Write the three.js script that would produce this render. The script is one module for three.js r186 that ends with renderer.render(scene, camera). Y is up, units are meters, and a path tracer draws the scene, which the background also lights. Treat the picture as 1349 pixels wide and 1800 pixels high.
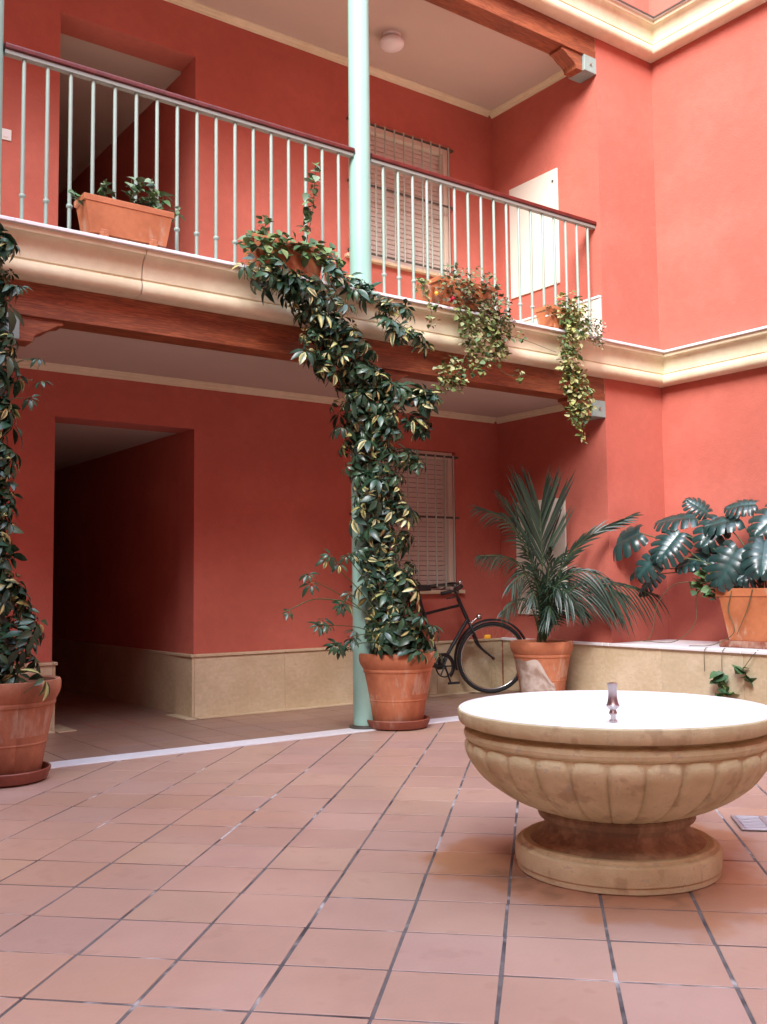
import * as THREE from 'three';
import { mergeGeometries, toCreasedNormals } from 'three/addons/utils/BufferGeometryUtils.js';
import { RoundedBoxGeometry } from 'three/addons/geometries/RoundedBoxGeometry.js';

// ------------------------------------------------------------------ camera, sky, sun, exposure
// x runs along the gallery (to the right and away), -z runs into the gallery, metres
const scene = new THREE.Scene();
const camera = new THREE.PerspectiveCamera(54.75, 767 / 1024, 0.05, 200);
{
  const psi = 0.9398, tilt = 0.0733, roll = 0.0106;
  camera.position.set(0, 1.08, 0);
  camera.lookAt(Math.cos(psi) * Math.cos(tilt), 1.08 + Math.sin(tilt), -Math.sin(psi) * Math.cos(tilt));
  camera.rotateZ(-roll);
  camera.updateMatrixWorld();
}
const SKY = .8;
{
  const w = 128, h = 64, d = new Float32Array(w * h * 4);
  for (let j = 0; j < h; j++) for (let i = 0; i < w; i++) {
    const el = Math.sin((j + .5 - h / 2) / h * Math.PI);          // row 0 lies at the bottom
    const k = SKY * (el > 0 ? (1 + 2 * el) / 3 : 0.25), o = (j * w + i) * 4;
    d[o] = .84 * k; d[o + 1] = 1.0 * k; d[o + 2] = 1.28 * k; d[o + 3] = 1;
  }
  const t = new THREE.DataTexture(d, w, h, THREE.RGBAFormat, THREE.FloatType);
  t.mapping = THREE.EquirectangularReflectionMapping; t.magFilter = t.minFilter = THREE.LinearFilter; t.needsUpdate = true;
  scene.background = t; scene.environment = t;
}
const sun = new THREE.DirectionalLight(new THREE.Color(1, .97, .94), 1.5);
sun.position.set(2.9 - 13, 11.5, -2 + 10); sun.target.position.set(2.9, 0, -2);
sun.castShadow = true; sun.shadow.radius = 60; sun.shadow.mapSize.set(2048, 2048);
Object.assign(sun.shadow.camera, { left: -12, right: 12, top: 12, bottom: -12, near: 1, far: 50 });
scene.add(sun, sun.target);
const renderer = new THREE.WebGLRenderer({ antialias: true });
renderer.toneMapping = THREE.LinearToneMapping;
renderer.toneMappingExposure = 6.4;
renderer.shadowMap.enabled = true;

// ------------------------------------------------------------------ random numbers and noise
function rng(seed) { let a = seed >>> 0; return () => { a = a + 0x6D2B79F5 | 0; let t = Math.imul(a ^ a >>> 15, 1 | a); t = t + Math.imul(t ^ t >>> 7, 61 | t) ^ t; return ((t ^ t >>> 14) >>> 0) / 4294967296; }; }
const LAT = 256, lattice = new Float32Array(LAT * LAT); { const r = rng(7); for (let i = 0; i < lattice.length; i++) lattice[i] = r(); }
function vnoise(x, y, p) {                                           // value noise that repeats every p cells
  const xi = Math.floor(x), yi = Math.floor(y); let fx = x - xi, fy = y - yi;
  fx = fx * fx * (3 - 2 * fx); fy = fy * fy * (3 - 2 * fy);
  const x0 = ((xi % p) + p) % p, x1 = (x0 + 1) % p, y0 = ((yi % p) + p) % p, y1 = (y0 + 1) % p;
  const L = (a, b) => lattice[((b * 37 + p * 11) % LAT) * LAT + (a * 1 + b * 13 + p * 7) % LAT];
  const a = L(x0, y0), b = L(x1, y0), c = L(x0, y1), d = L(x1, y1);
  return a + (b - a) * fx + (c - a) * fy + (a - b - c + d) * fx * fy;
}
function fbm(u, v, p, oct) { let s = 0, a = .5, n = 0; for (let i = 0; i < oct; i++) { s += a * vnoise(u * p, v * p, p); n += a; a *= .55; p *= 2; } return s / n; }
const sm = (a, b, x) => { const t = Math.min(1, Math.max(0, (x - a) / (b - a))); return t * t * (3 - 2 * t); };
const mix = (a, b, t) => a + (b - a) * t;
const s8 = v => Math.round(255 * Math.min(1, Math.max(0, v <= .0031308 ? v * 12.92 : 1.055 * Math.pow(v, 1 / 2.4) - .055)));
function tex(w, h, fn, rep = [1, 1], data = false) {
  const d = new Uint8Array(w * h * 4);
  for (let j = 0; j < h; j++) for (let i = 0; i < w; i++) {
    const c = fn((i + .5) / w, (j + .5) / h), o = (j * w + i) * 4;
    if (data) { d[o] = d[o + 1] = d[o + 2] = Math.round(255 * Math.min(1, Math.max(0, c))); }
    else { d[o] = s8(c[0]); d[o + 1] = s8(c[1]); d[o + 2] = s8(c[2]); }
    d[o + 3] = 255;
  }
  const t = new THREE.DataTexture(d, w, h); t.wrapS = t.wrapT = THREE.RepeatWrapping;
  t.magFilter = THREE.LinearFilter; t.minFilter = THREE.LinearMipmapLinearFilter; t.generateMipmaps = true;
  if (!data) t.colorSpace = THREE.SRGBColorSpace;
  t.repeat.set(...rep); t.needsUpdate = true; return t;
}
const re = (t, a, b = a) => { const c = t.clone(); c.repeat.set(a, b); c.needsUpdate = true; return c; };
const mul = (c, k) => c.map(x => x * k);
const lerp3 = (a, b, t) => [mix(a[0], b[0], t), mix(a[1], b[1], t), mix(a[2], b[2], t)];

// ------------------------------------------------------------------ materials
const grain = tex(512, 512, (u, v) => .6 * fbm(u, v, 64, 3) + .4 * fbm(u, v, 12, 2), [1, 1], true);
const M = {};
const std = (o) => new THREE.MeshStandardMaterial({ side: THREE.DoubleSide, ...o });
const lin = (r, g, b) => new THREE.Color().setRGB(r, g, b);
{
  const red = tex(1024, 1024, (u, v) => {
    const a = fbm(u, v, 4, 5), b = fbm(u + .3, v + .7, 48, 3);
    return mul(lerp3([.465, .117, .080], [.53, .143, .100], sm(.25, .75, a)), .93 + .12 * b);
  }, [.4, .4]);
  M.red = std({ map: red, roughness: .85, bumpMap: re(grain, 1.6), bumpScale: .0026 });
  const white = tex(512, 512, (u, v) => mul([.56, .445, .36], .95 + .08 * fbm(u, v, 6, 4)), [.4, .4]);
  M.ceiling = std({ map: white, roughness: .9, bumpMap: re(grain, 2), bumpScale: .0008 });
  const cream = tex(512, 512, (u, v) => {
    const a = fbm(u, v, 5, 5), b = fbm(u + .5, v, 30, 3);
    return mul(lerp3([.72, .63, .42], [.79, .71, .50], sm(.3, .7, a)), .9 + .14 * b);
  }, [.6, .6]);
  M.cream = std({ map: cream, roughness: .75, bumpMap: re(grain, 3), bumpScale: .0008 });
  const stone = tex(1024, 1024, (u, v) => {
    const a = fbm(u, v, 5, 6), b = fbm(u + .21, v * 2.3, 22, 4), c = fbm(u + .6, v + .1, 60, 2);
    let k = lerp3([.53, .43, .275], [.64, .54, .38], sm(.3, .72, a * .6 + b * .4));
    k = lerp3(k, [.46, .35, .21], .4 * sm(.62, .75, b));
    return mul(k, .92 + .14 * c);
  }, [.8, .8]);
  M.stone = std({ map: stone, roughness: .45, bumpMap: re(grain, 3), bumpScale: .0006 });
  M.stone2 = std({ map: stone, color: lin(1.0, .97, .95), roughness: .4, bumpMap: re(grain, 3), bumpScale: .0006 });
  M.stone3 = std({ map: stone, color: lin(.93, .9, .86), roughness: .5, bumpMap: re(grain, 3), bumpScale: .0006 });
  M.marble = std({ map: tex(512, 512, (u, v) => mul([.80, .79, .80], .9 + .12 * fbm(u, v, 8, 5)), [1, 1]), roughness: .38 });
  const bowl = tex(1024, 1024, (u, v) => {
    const a = fbm(u, v, 6, 6), b = fbm(u + .4, v + .2, 40, 4), c = fbm(u * 1, v + .5, 14, 4);
    let k = lerp3([.52, .445, .245], [.63, .56, .335], sm(.3, .7, a));
    k = lerp3(k, [.36, .26, .15], .55 * sm(.60, .78, c));
    k = lerp3(k, [.34, .33, .27], .5 * sm(.66, .8, b));
    return mul(k, .9 + .18 * b);
  }, [1, 1]);
  M.bowl = std({ map: bowl, roughness: .8, bumpMap: re(grain, 5), bumpScale: .002 });
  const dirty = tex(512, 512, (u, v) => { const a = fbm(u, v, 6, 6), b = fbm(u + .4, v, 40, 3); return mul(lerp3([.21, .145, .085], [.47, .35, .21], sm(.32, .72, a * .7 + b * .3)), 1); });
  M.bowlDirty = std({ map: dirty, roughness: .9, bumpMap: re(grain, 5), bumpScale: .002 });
  M.basin = std({ map: tex(256, 256, (u, v) => mul([.86, .87, .86], .97 + .04 * fbm(u, v, 8, 4))), roughness: .35 });
  const terra = (base, hi, seed) => tex(512, 512, (u, v) => {
    const a = fbm(u + seed, v, 5, 5), b = fbm(u, v + seed, 40, 3), c = fbm(u + seed * 2, v * .5 + .3, 9, 5);
    let k = lerp3(base, hi, sm(.3, .7, a));
    k = lerp3(k, [.50, .36, .26], .55 * sm(.58, .74, c));
    return mul(k, .88 + .2 * b);
  });
  M.pot = std({ map: terra([.37, .115, .05], [.50, .18, .085], .1), roughness: .8, bumpMap: re(grain, 3), bumpScale: .001 });
  M.potOld = std({ map: terra([.27, .10, .05], [.42, .17, .09], .6), roughness: .85, bumpMap: re(grain, 3), bumpScale: .0014 });
  M.potOrange = std({ map: terra([.40, .125, .045], [.49, .165, .065], .35), roughness: .6, bumpMap: re(grain, 3), bumpScale: .0006 });
  M.saucer = std({ map: terra([.21, .055, .03], [.29, .085, .045], .8), roughness: .55 });
  M.soil = std({ map: tex(256, 256, (u, v) => mul([.05, .035, .022], .5 + fbm(u, v, 24, 3)), [4, 4]), roughness: 1, bumpMap: re(grain, 8), bumpScale: .01 });
  const wood = (d, l) => tex(1024, 256, (u, v) => {
    const w = fbm(u, v, 3, 3) * .5, g = fbm(u * 1 + w * .08, v, 4, 2), f = vnoise(u * 24, (v + w * .12) * 90, 90);
    const f2 = vnoise(u * 60, (v + w * .1) * 200, 200);
    return mul(lerp3(d, l, sm(.2, .8, .45 * g + .35 * f + .2 * f2)), .86 + .25 * f2);
  }, [.5, 2.5]);
  M.beam = std({ map: wood([.17, .044, .018], [.38, .112, .043]), roughness: .5, bumpMap: re(grain, 1, 6), bumpScale: .0008 });
  M.rail = std({ map: wood([.085, .010, .008], [.16, .020, .014]), roughness: .35 });
  const mint = (c) => tex(256, 256, (u, v) => mul(c, .95 + .08 * fbm(u, v, 10, 4)));
  M.mint = std({ map: mint([.29, .50, .42]), roughness: .32 });
  M.bar = std({ map: mint([.28, .37, .315]), roughness: .45 });
  M.railBar = std({ color: lin(.24, .25, .22), roughness: .5 });
  M.plate = std({ map: tex(256, 256, (u, v) => mul([.27, .36, .33], .8 + .3 * fbm(u, v, 8, 5))), roughness: .5, metalness: .15 });
  M.shutter = std({ map: tex(256, 256, (u, v) => mul([.60, .50, .43], .94 + .1 * fbm(u, v, 10, 3))), roughness: .6 });
  M.frame = std({ color: lin(.70, .60, .48), roughness: .5 });
  M.grille = std({ color: lin(.42, .45, .38), roughness: .5 });
  M.darkBar = std({ color: lin(.07, .065, .05), roughness: .5 });
  M.panel = std({ map: tex(256, 256, (u, v) => mul([.72, .665, .565], .95 + .05 * fbm(u, v, 6, 4))), roughness: .55 });
  M.black = std({ color: lin(.012, .012, .013), roughness: .35 });
  M.rubber = std({ color: lin(.015, .015, .016), roughness: .75 });
  M.chrome = std({ color: lin(.62, .62, .62), roughness: .25, metalness: 1 });
  M.steel = std({ map: tex(128, 128, (u, v) => mul([.50, .46, .45], .8 + .3 * fbm(u, v, 8, 4))), roughness: .34, metalness: 1 });
  M.drain = std({ map: tex(128, 128, (u, v) => mul([.52, .54, .58], .75 + .4 * fbm(u, v, 8, 4))), roughness: .45, metalness: .8 });
  M.dark = std({ color: lin(.02, .018, .016), roughness: .8 });
  M.yellow = std({ color: lin(.85, .42, .03), roughness: .3 });
  M.opal = std({ color: lin(.78, .75, .73), roughness: .35 });
  M.switch = std({ color: lin(.80, .78, .72), roughness: .4 });
  M.leaf = std({ vertexColors: true, roughness: .34 });
  M.leafPalm = std({ vertexColors: true, roughness: .42 });
  M.leafGloss = std({ vertexColors: true, roughness: .28 });
  M.leafSoft = std({ vertexColors: true, roughness: .55 });
  M.stem = std({ color: lin(.10, .085, .04), roughness: .7 });
  M.stemGreen = std({ color: lin(.06, .09, .03), roughness: .6 });
  M.bark = std({ color: lin(.14, .09, .05), roughness: .9, bumpMap: re(grain, 6), bumpScale: .002 });
  M.petal = std({ color: lin(.82, .80, .78), roughness: .7 });
  M.flower = std({ color: lin(.75, .05, .10), roughness: .6 });
  M.peeled = std({ map: tex(256, 256, (u, v) => lerp3([.30, .20, .15], [.54, .45, .39], sm(.3, .65, fbm(u, v, 6, 5)))), roughness: .95, bumpMap: re(grain, 2), bumpScale: .002 });
}

// ------------------------------------------------------------------ helpers
const counts = new Map();
function numbered(name) { const n = counts.get(name) || 0; counts.set(name, n + 1); return n ? `${name}_${String(n).padStart(3, '0')}` : name; }
function tag(o, label, category, group) { o.userData.label = label; o.userData.category = category; if (group) o.userData.group = group; return o; }
function thing(name, label, category, p = [0, 0, 0], group) {
  const g = new THREE.Group(); g.name = numbered(name); g.position.set(...p); scene.add(g); return tag(g, label, category, group);
}
function structure(name, p = [0, 0, 0]) { const g = new THREE.Group(); g.name = numbered(name); g.position.set(...p); g.userData.kind = 'structure'; scene.add(g); return g; }
function part(parent, name, geo, m) {
  const o = new THREE.Mesh(Array.isArray(geo) ? merge(geo) : geo, m); o.name = name; o.castShadow = o.receiveShadow = true; parent.add(o); return o;
}
function merge(list) {
  const hasC = list.some(g => g.attributes.color);
  return mergeGeometries(list.map(g => {
    const q = g.index ? g.toNonIndexed() : g.clone();
    for (const k of Object.keys(q.attributes)) if (!['position', 'normal', 'uv', 'color'].includes(k)) q.deleteAttribute(k);
    if (!q.attributes.uv) q.setAttribute('uv', new THREE.Float32BufferAttribute(new Float32Array(q.attributes.position.count * 2), 2));
    if (hasC && !q.attributes.color) q.setAttribute('color', new THREE.Float32BufferAttribute(new Float32Array(q.attributes.position.count * 3).fill(1), 3));
    return q;
  }));
}
const V3 = (x, y, z) => new THREE.Vector3(x, y, z);
const W = (u, v, y) => V3(u, y, -v);                                  // u along, v into the gallery, y up
function metreUV(g, off = 0) {                                        // uv in metres from the dominant axis of the normal
  const p = g.attributes.position, n = g.attributes.normal, uv = new Float32Array(p.count * 2);
  for (let i = 0; i < p.count; i++) {
    const ax = Math.abs(n.getX(i)), ay = Math.abs(n.getY(i)), az = Math.abs(n.getZ(i));
    let a, b;
    if (ay >= ax && ay >= az) { a = p.getX(i); b = p.getZ(i); } else if (ax >= az) { a = p.getZ(i); b = p.getY(i); } else { a = p.getX(i); b = p.getY(i); }
    uv[2 * i] = a + off; uv[2 * i + 1] = b + off * .37;
  }
  g.setAttribute('uv', new THREE.BufferAttribute(uv, 2)); return g;
}
function box(u0, u1, v0, v1, y0, y1, r = 0, off = 0) {
  const w = Math.abs(u1 - u0), d = Math.abs(v1 - v0), h = Math.abs(y1 - y0);
  let g = r ? new RoundedBoxGeometry(w, h, d, 2, Math.min(r, w / 2.01, h / 2.01, d / 2.01)) : new THREE.BoxGeometry(w, h, d);
  if (g.index) g = g.toNonIndexed();
  g.translate((u0 + u1) / 2, (y0 + y1) / 2, -(v0 + v1) / 2);
  return metreUV(g, off);
}
function tube(pts, r, seg = 8, n = 0, r1 = r) {                       // tapered tube along a smooth curve
  const c = pts.length > 2 ? new THREE.CatmullRomCurve3(pts) : new THREE.LineCurve3(pts[0], pts[1]);
  const k = n || (pts.length > 2 ? pts.length * 4 : 1);
  const g = new THREE.TubeGeometry(c, k, r, seg, false);
  if (r1 !== r) {
    const p = g.attributes.position;
    for (let i = 0; i <= k; i++) { const q = c.getPointAt(i / k), s = mix(1, r1 / r, i / k); for (let j = 0; j <= seg; j++) { const o = i * (seg + 1) + j; p.setXYZ(o, q.x + (p.getX(o) - q.x) * s, q.y + (p.getY(o) - q.y) * s, q.z + (p.getZ(o) - q.z) * s); } }
  }
  return g;
}
const lathe = (pts, seg = 48) => new THREE.LatheGeometry(pts.map(p => new THREE.Vector2(p[0], p[1])), seg);
function latheSharp(pts, seg = 48, crease = .6) {                     // uv in metres: round the axis, and along the profile
  const g = toCreasedNormals(lathe(pts, seg), crease), R = Math.max(...pts.map(p => p[0])), p = g.attributes.position, uv = g.attributes.uv;
  for (let i = 0; i < p.count; i++) uv.setXY(i, uv.getX(i) * 6.2832 * R, p.getY(i) - Math.hypot(p.getX(i), p.getZ(i)));
  return g;
}
const cyl = (r0, r1, h, x, y, z, seg = 24) => new THREE.CylinderGeometry(r0, r1, h, seg).translate(x, y, z);

// ------------------------------------------------------------------ dimensions, unseen walls apart, read from the photograph
const UL = -4, UR = 7.842, VO = -5.5, VP = 6.11, VB = 7.572, US = 7.026;  // left and rear walls are unseen, set back to let in more sky
const ST = 3.29, YL = 3.268;                                          // storey height, ledge top
const TOP = 9.95, TOPL = 9.6, TOP2 = 13.6;                                         // unseen left and rear walls, heights shaped to shade the lower gallery

// ------------------------------------------------------------------ ground and floors
{
  const g = structure('ground', [0, 0, 0]);
  const s = new THREE.PlaneGeometry(120, 120); s.rotateX(-Math.PI / 2); s.translate(3, -.06, -2);
  part(g, 'earth', s, std({ color: lin(.18, .15, .12), roughness: 1 }));
}
const floorMap = tex(2048, 2048, (a, b) => {                          // 10 m x 10 m of fired clay: mottling and the mineral stain round the fountain foot
  const u = a * 10 - 2, v = b * 10 - 2.3;
  const n1 = fbm(a, b, 24, 4), n2 = fbm(a + .37, b + .11, 110, 3), n3 = fbm(a + .7, b + .2, 9, 3);
  let k = lerp3([.91, .88, .87], [1, .99, .98], sm(.28, .72, n1));
  k = lerp3(k, [.93, .83, .70], .5 * sm(.5, .7, n3));
  k = mul(k, .93 + .09 * n2);
  k = lerp3(k, [.70, .64, .61], .35 * sm(.70, .82, n2));
  const du = u - 2.993, dv = v - 2.606, r = Math.hypot(du, dv);
  if (r < 1.2) {
    const e = fbm(a + .13, b + .53, 60, 4), w = .66 + .42 * (e - .5) + .10 * Math.sin(Math.atan2(dv, du) * 3 + 1);
    const s = sm(w + .07, w - .12, r);
    k = lerp3(k, [.86 * k[0], .60 * k[1], .36 * k[2]], s * (.55 + .5 * n1));
    k = lerp3(k, [.34, .27, .19], .6 * sm(.52, .66, e) * sm(.58, .44, r));
  }
  return k;
});
M.tile = std({ map: floorMap, vertexColors: true, roughness: .42, bumpMap: re(grain, 14), bumpScale: .0009 });
const floorUV = (x, z) => [(x + 2) / 10, (-z + 2.3) / 10];
const groutMap = tex(1024, 1024, (u, v) => {
  const a = fbm(u, v, 14, 4), b = fbm(u + .3, v + .3, 90, 3);
  const c = fbm(u + .61, v + .17, 26, 3), t = sm(.58, .70, .75 * a + .25 * c + .12 * (b - .5));
  return mul(lerp3(lerp3([.04, .034, .035], [.20, .17, .16], sm(.2, .5, c) * .5), [.38, .35, .33], t), .7 + .6 * b);
}, [.30, .30]);
M.grout = std({ map: groutMap, roughness: .95, bumpMap: re(grain, 4), bumpScale: .003 });

function clip(poly, a, b, c) {                                        // keep a*x + b*z <= c
  const out = [];
  for (let i = 0; i < poly.length; i++) {
    const p = poly[i], q = poly[(i + 1) % poly.length], dp = a * p[0] + b * p[1] - c, dq = a * q[0] + b * q[1] - c;
    if (dp <= 0) out.push(p);
    if (dp * dq < 0) { const t = dp / (dp - dq); out.push([mix(p[0], q[0], t), mix(p[1], q[1], t)]); }
  }
  return out;
}
function tileGeo(poly, y0, y1, bev, col, tilt) {                      // polygon (x, z) as a slightly pillowed clay tile
  let A = 0; for (let i = 0; i < poly.length; i++) { const p = poly[i], q = poly[(i + 1) % poly.length]; A += p[0] * q[1] - q[0] * p[1]; }
  if (A < 0) poly = poly.slice().reverse();
  let cx = 0, cz = 0; for (const p of poly) { cx += p[0]; cz += p[1]; } cx /= poly.length; cz /= poly.length;
  const pos = [], nor = [], uv = [], c = [];
  const push = (x, y, z, n) => { pos.push(x, y, z); nor.push(...n); uv.push(...floorUV(x, z)); c.push(...col); };
  const h = (x, z) => y1 + tilt[0] * (x - cx) + tilt[1] * (z - cz);
  const ins = poly.map(([x, z]) => { const d = Math.hypot(x - cx, z - cz) || 1, s = Math.max(0, 1 - bev * 1.5 / d); return [cx + (x - cx) * s, cz + (z - cz) * s]; });
  const N = poly.length, up = [0, 1, 0];
  for (let i = 0; i < N; i++) {
    const j = (i + 1) % N, [ax, az] = poly[i], [bx, bz] = poly[j], [aX, aZ] = ins[i], [bX, bZ] = ins[j];
    let nx = az - bz, nz = bx - ax; const l = Math.hypot(nx, nz) || 1; nx /= l; nz /= l;
    if (nx * (ax - cx) + nz * (az - cz) < 0) { nx = -nx; nz = -nz; }
    const nb = [nx * .55, .83, nz * .55], ns = [nx, 0, nz];
    push(cx, h(cx, cz), cz, up); push(bX, h(bX, bZ), bZ, up); push(aX, h(aX, aZ), aZ, up);
    push(aX, h(aX, aZ), aZ, up); push(bX, h(bX, bZ), bZ, up); push(bx, h(bx, bz) - bev, bz, nb);
    push(aX, h(aX, aZ), aZ, up); push(bx, h(bx, bz) - bev, bz, nb); push(ax, h(ax, az) - bev, az, nb);
    push(ax, h(ax, az) - bev, az, ns); push(bx, h(bx, bz) - bev, bz, ns); push(bx, y0, bz, ns);
    push(ax, h(ax, az) - bev, az, ns); push(bx, y0, bz, ns); push(ax, y0, az, ns);
  }
  const g = new THREE.BufferGeometry();
  g.setAttribute('position', new THREE.Float32BufferAttribute(pos, 3)); g.setAttribute('normal', new THREE.Float32BufferAttribute(nor, 3));
  g.setAttribute('uv', new THREE.Float32BufferAttribute(uv, 2)); g.setAttribute('color', new THREE.Float32BufferAttribute(c, 3));
  return { g, cx, cz };
}
function seen(x, y, z, m = 1.12) { const p = V3(x, y, z).project(camera); return Math.abs(p.x) < m && Math.abs(p.y) < m && p.z < 1 && p.z > -1; }
function layTiles(parent, tiles, limit) {                             // the ones that show largest as parts, the rest as one part
  tiles.forEach(t => { t.vis = seen(t.cx, 0, t.cz); t.d = Math.hypot(t.cx, t.cz); });
  const near = tiles.filter(t => t.vis).sort((a, b) => a.d - b.d), pieces = new Set(near.slice(0, limit)), rest = tiles.filter(t => !pieces.has(t));
  for (const t of pieces) part(parent, 'tile', t.g, M.tile);
  if (rest.length) part(parent, 'tile_field', rest.map(t => t.g), M.tile).userData.kind = 'stuff';
}
const tileTone = r => { const t = r(), k = .95 + .09 * r(); const c = t < .5 ? [.455, .288, .216] : t < .80 ? [.45, .287, .224] : t < .95 ? [.46, .30, .216] : [.44, .288, .234]; return mul(c, k); };
{
  const g = structure('courtyard_floor');
  const base = new THREE.PlaneGeometry(US - UL, 6.06 - VO); base.rotateX(-Math.PI / 2); base.translate((US + UL) / 2, -.0034, -(6.06 + VO) / 2);
  metreUV(base); part(g, 'grout_bed', base, M.grout);
  const P = .3117, q = Math.SQRT1_2, r = rng(31), tiles = [];
  for (let i = -46; i < 46; i++) for (let j = -34; j < 36; j++) {
    const a0 = .186 + i * P, b0 = 2.521 + j * P, ga = .0046 + .002 * r(), gb = .0052 + .002 * r();
    const tone = tileTone(r), tl = [(r() - .5) * .008, (r() - .5) * .008], dy = (r() - .5) * .0016;
    let poly = [[a0 + ga, b0 + gb], [a0 + P - ga, b0 + gb], [a0 + P - ga, b0 + P - gb], [a0 + ga, b0 + P - gb]]
      .map(([a, b]) => { a += (r() - .5) * .003; b += (r() - .5) * .003; return [(a + b) * q, -(b - a) * q]; });
    poly = clip(poly, 1, 0, US - .004); poly = clip(poly, -1, 0, -UL - .004); poly = clip(poly, 0, -1, 6.052); poly = clip(poly, 0, 1, -VO - .004);
    if (poly.length < 3) continue;
    let ar = 0; for (let k = 0; k < poly.length; k++) { const [x0, z0] = poly[k], [x1, z1] = poly[(k + 1) % poly.length]; ar += x0 * z1 - x1 * z0; }
    if (Math.abs(ar) < .002) continue;
    tiles.push(tileGeo(poly, -.012, dy, .0022, tone, tl));
  }
  layTiles(g, tiles, 300);
}
{
  const g = structure('gallery_floor');
  const base = new THREE.PlaneGeometry(US - UL, 6.6); base.rotateX(-Math.PI / 2); base.translate((US + UL) / 2, -.0026, -(6.06 + 3.3));
  metreUV(base); part(g, 'grout_bed', base, std({ color: lin(.07, .05, .045), roughness: .95 }));
  const P = .328, r = rng(77), tiles = [];
  for (let i = -20; i < 17; i++) for (let j = 0; j < 19; j++) {
    const u0 = 2.434 + i * P, v0 = 6.255 + j * P, e = .0048;
    const tone = mul(tileTone(r), .75);  // courtyard tile tone darkened: partly browner clay, partly gallery shade put into the colour
    let poly = [[u0 + e, -v0 - e], [u0 + P - e, -v0 - e], [u0 + P - e, -v0 - P + e], [u0 + e, -v0 - P + e]];
    poly = clip(poly, 1, 0, US - .002); poly = clip(poly, -1, 0, -UL);
    if (poly.length < 3) { r(); r(); continue; }
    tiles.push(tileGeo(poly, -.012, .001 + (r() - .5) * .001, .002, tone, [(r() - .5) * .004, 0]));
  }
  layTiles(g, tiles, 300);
  // flush marble strip along the courtyard edge, in lengths
  let u = UL; const rr = rng(3);
  while (u < US - .01) { const e = Math.min(US - .002, u + 1.1 + .3 * rr()); part(g, 'kerb_slab', box(u + .001, e - .001, 6.06, 6.25, -.02, .006, .003, rr() * 5), M.marble); u = e; }
}

// ------------------------------------------------------------------ the house round the courtyard
const house = thing('courtyard_house', 'salmon red gallery house with cream cornices enclosing the tiled courtyard', 'building');
function wallWithHoles(u0, u1, y0, y1, v0, thick, holes) {
  const s = new THREE.Shape([[u0, y0], [u1, y0], [u1, y1], [u0, y1]].map(p => new THREE.Vector2(...p)));
  for (const [a, b, c, d] of holes) s.holes.push(new THREE.Path([[a, c], [a, d], [b, d], [b, c]].map(p => new THREE.Vector2(...p))));
  const g = new THREE.ExtrudeGeometry(s, { depth: thick, bevelEnabled: false }); g.translate(0, 0, -v0 - thick);
  return g;
}
const DL = 2.412, DR = 3.575;
{
  const T = .3;
  part(house, 'wall', wallWithHoles(UL - .3, US + .05, -.02, 6.6, VB, T, [[DL, DR, -.0, 2.40], [DL, DR, 3.24, 5.64], [5.16, 6.43, 1.02, 2.40], [5.16, 6.43, 4.20, 5.58]]), M.red);
  part(house, 'wall', box(US, UR + .3, VP, VB + T, -.02, TOP), M.red);                 // pier and end wall of the gallery
  part(house, 'wall', box(UR, UR + .3, VO - .3, VP, -.02, TOP), M.red);                // wall on the right
  part(house, 'wall', box(UL - .3, US, VP, VB + T, 6.34, TOP), M.red);                 // storey above the gallery
  part(house, 'wall', box(UL - .3, UL, VO - .3, VB + T, -.02, TOPL), M.red);           // unseen wall on the left, height shaped to place the shade line
  part(house, 'wall', box(UL, UR, VO - .3, VO, -.02, TOP2), M.red);                    // unseen wall behind the camera, raised to shade the lower gallery
  // gallery slabs and ceilings
  part(house, 'floor_slab', box(UL, US, VP + .005, VB, 2.83, 3.25), M.cream);
  part(house, 'ceiling', box(UL, US - .002, VP + .1, VB, 2.80, 2.828), M.ceiling);
  part(house, 'ceiling', box(UL, US - .002, VP + .1, VB, 6.10, 6.13), M.ceiling);
  part(house, 'floor_slab', box(UL, US, VP + .005, VB, 6.132, 6.338), M.cream);
  // passages behind the two doorways
  for (const [y0, y1] of [[0, 2.40], [3.25, 5.64]]) {
    part(house, 'passage_wall', box(DR + .035, DR + .2, VB + T, 12.6, y0 - .02, y1 + .3), M.red);
    part(house, 'passage_wall', box(DL - .25, DL - .05, VB + T, 12.6, y0 - .02, y1 + .3), M.red);
    part(house, 'passage_wall', box(DL - .25, DR + .2, 12.6, 12.8, y0 - .02, y1 + .3), M.red);
    part(house, 'passage_ceiling', box(DL - .3, DR + .25, VB + T, 12.85, y1 + .02, y1 + .2), M.ceiling);
    if (y0 > 1) part(house, 'passage_floor', box(DL - .25, DR + .2, VB + T, 12.6, 3.1, 3.25), M.stone3);
    else {
      part(house, 'passage_plinth', box(DR + .015, DR + .034, VB + T + .003, 12.59, 0, .49), M.stone3);
      part(house, 'passage_plinth', box(DR + .008, DR + .034, VB + T + .004, 12.589, .49, .515, .004), M.stone);
    }
  }
}
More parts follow.
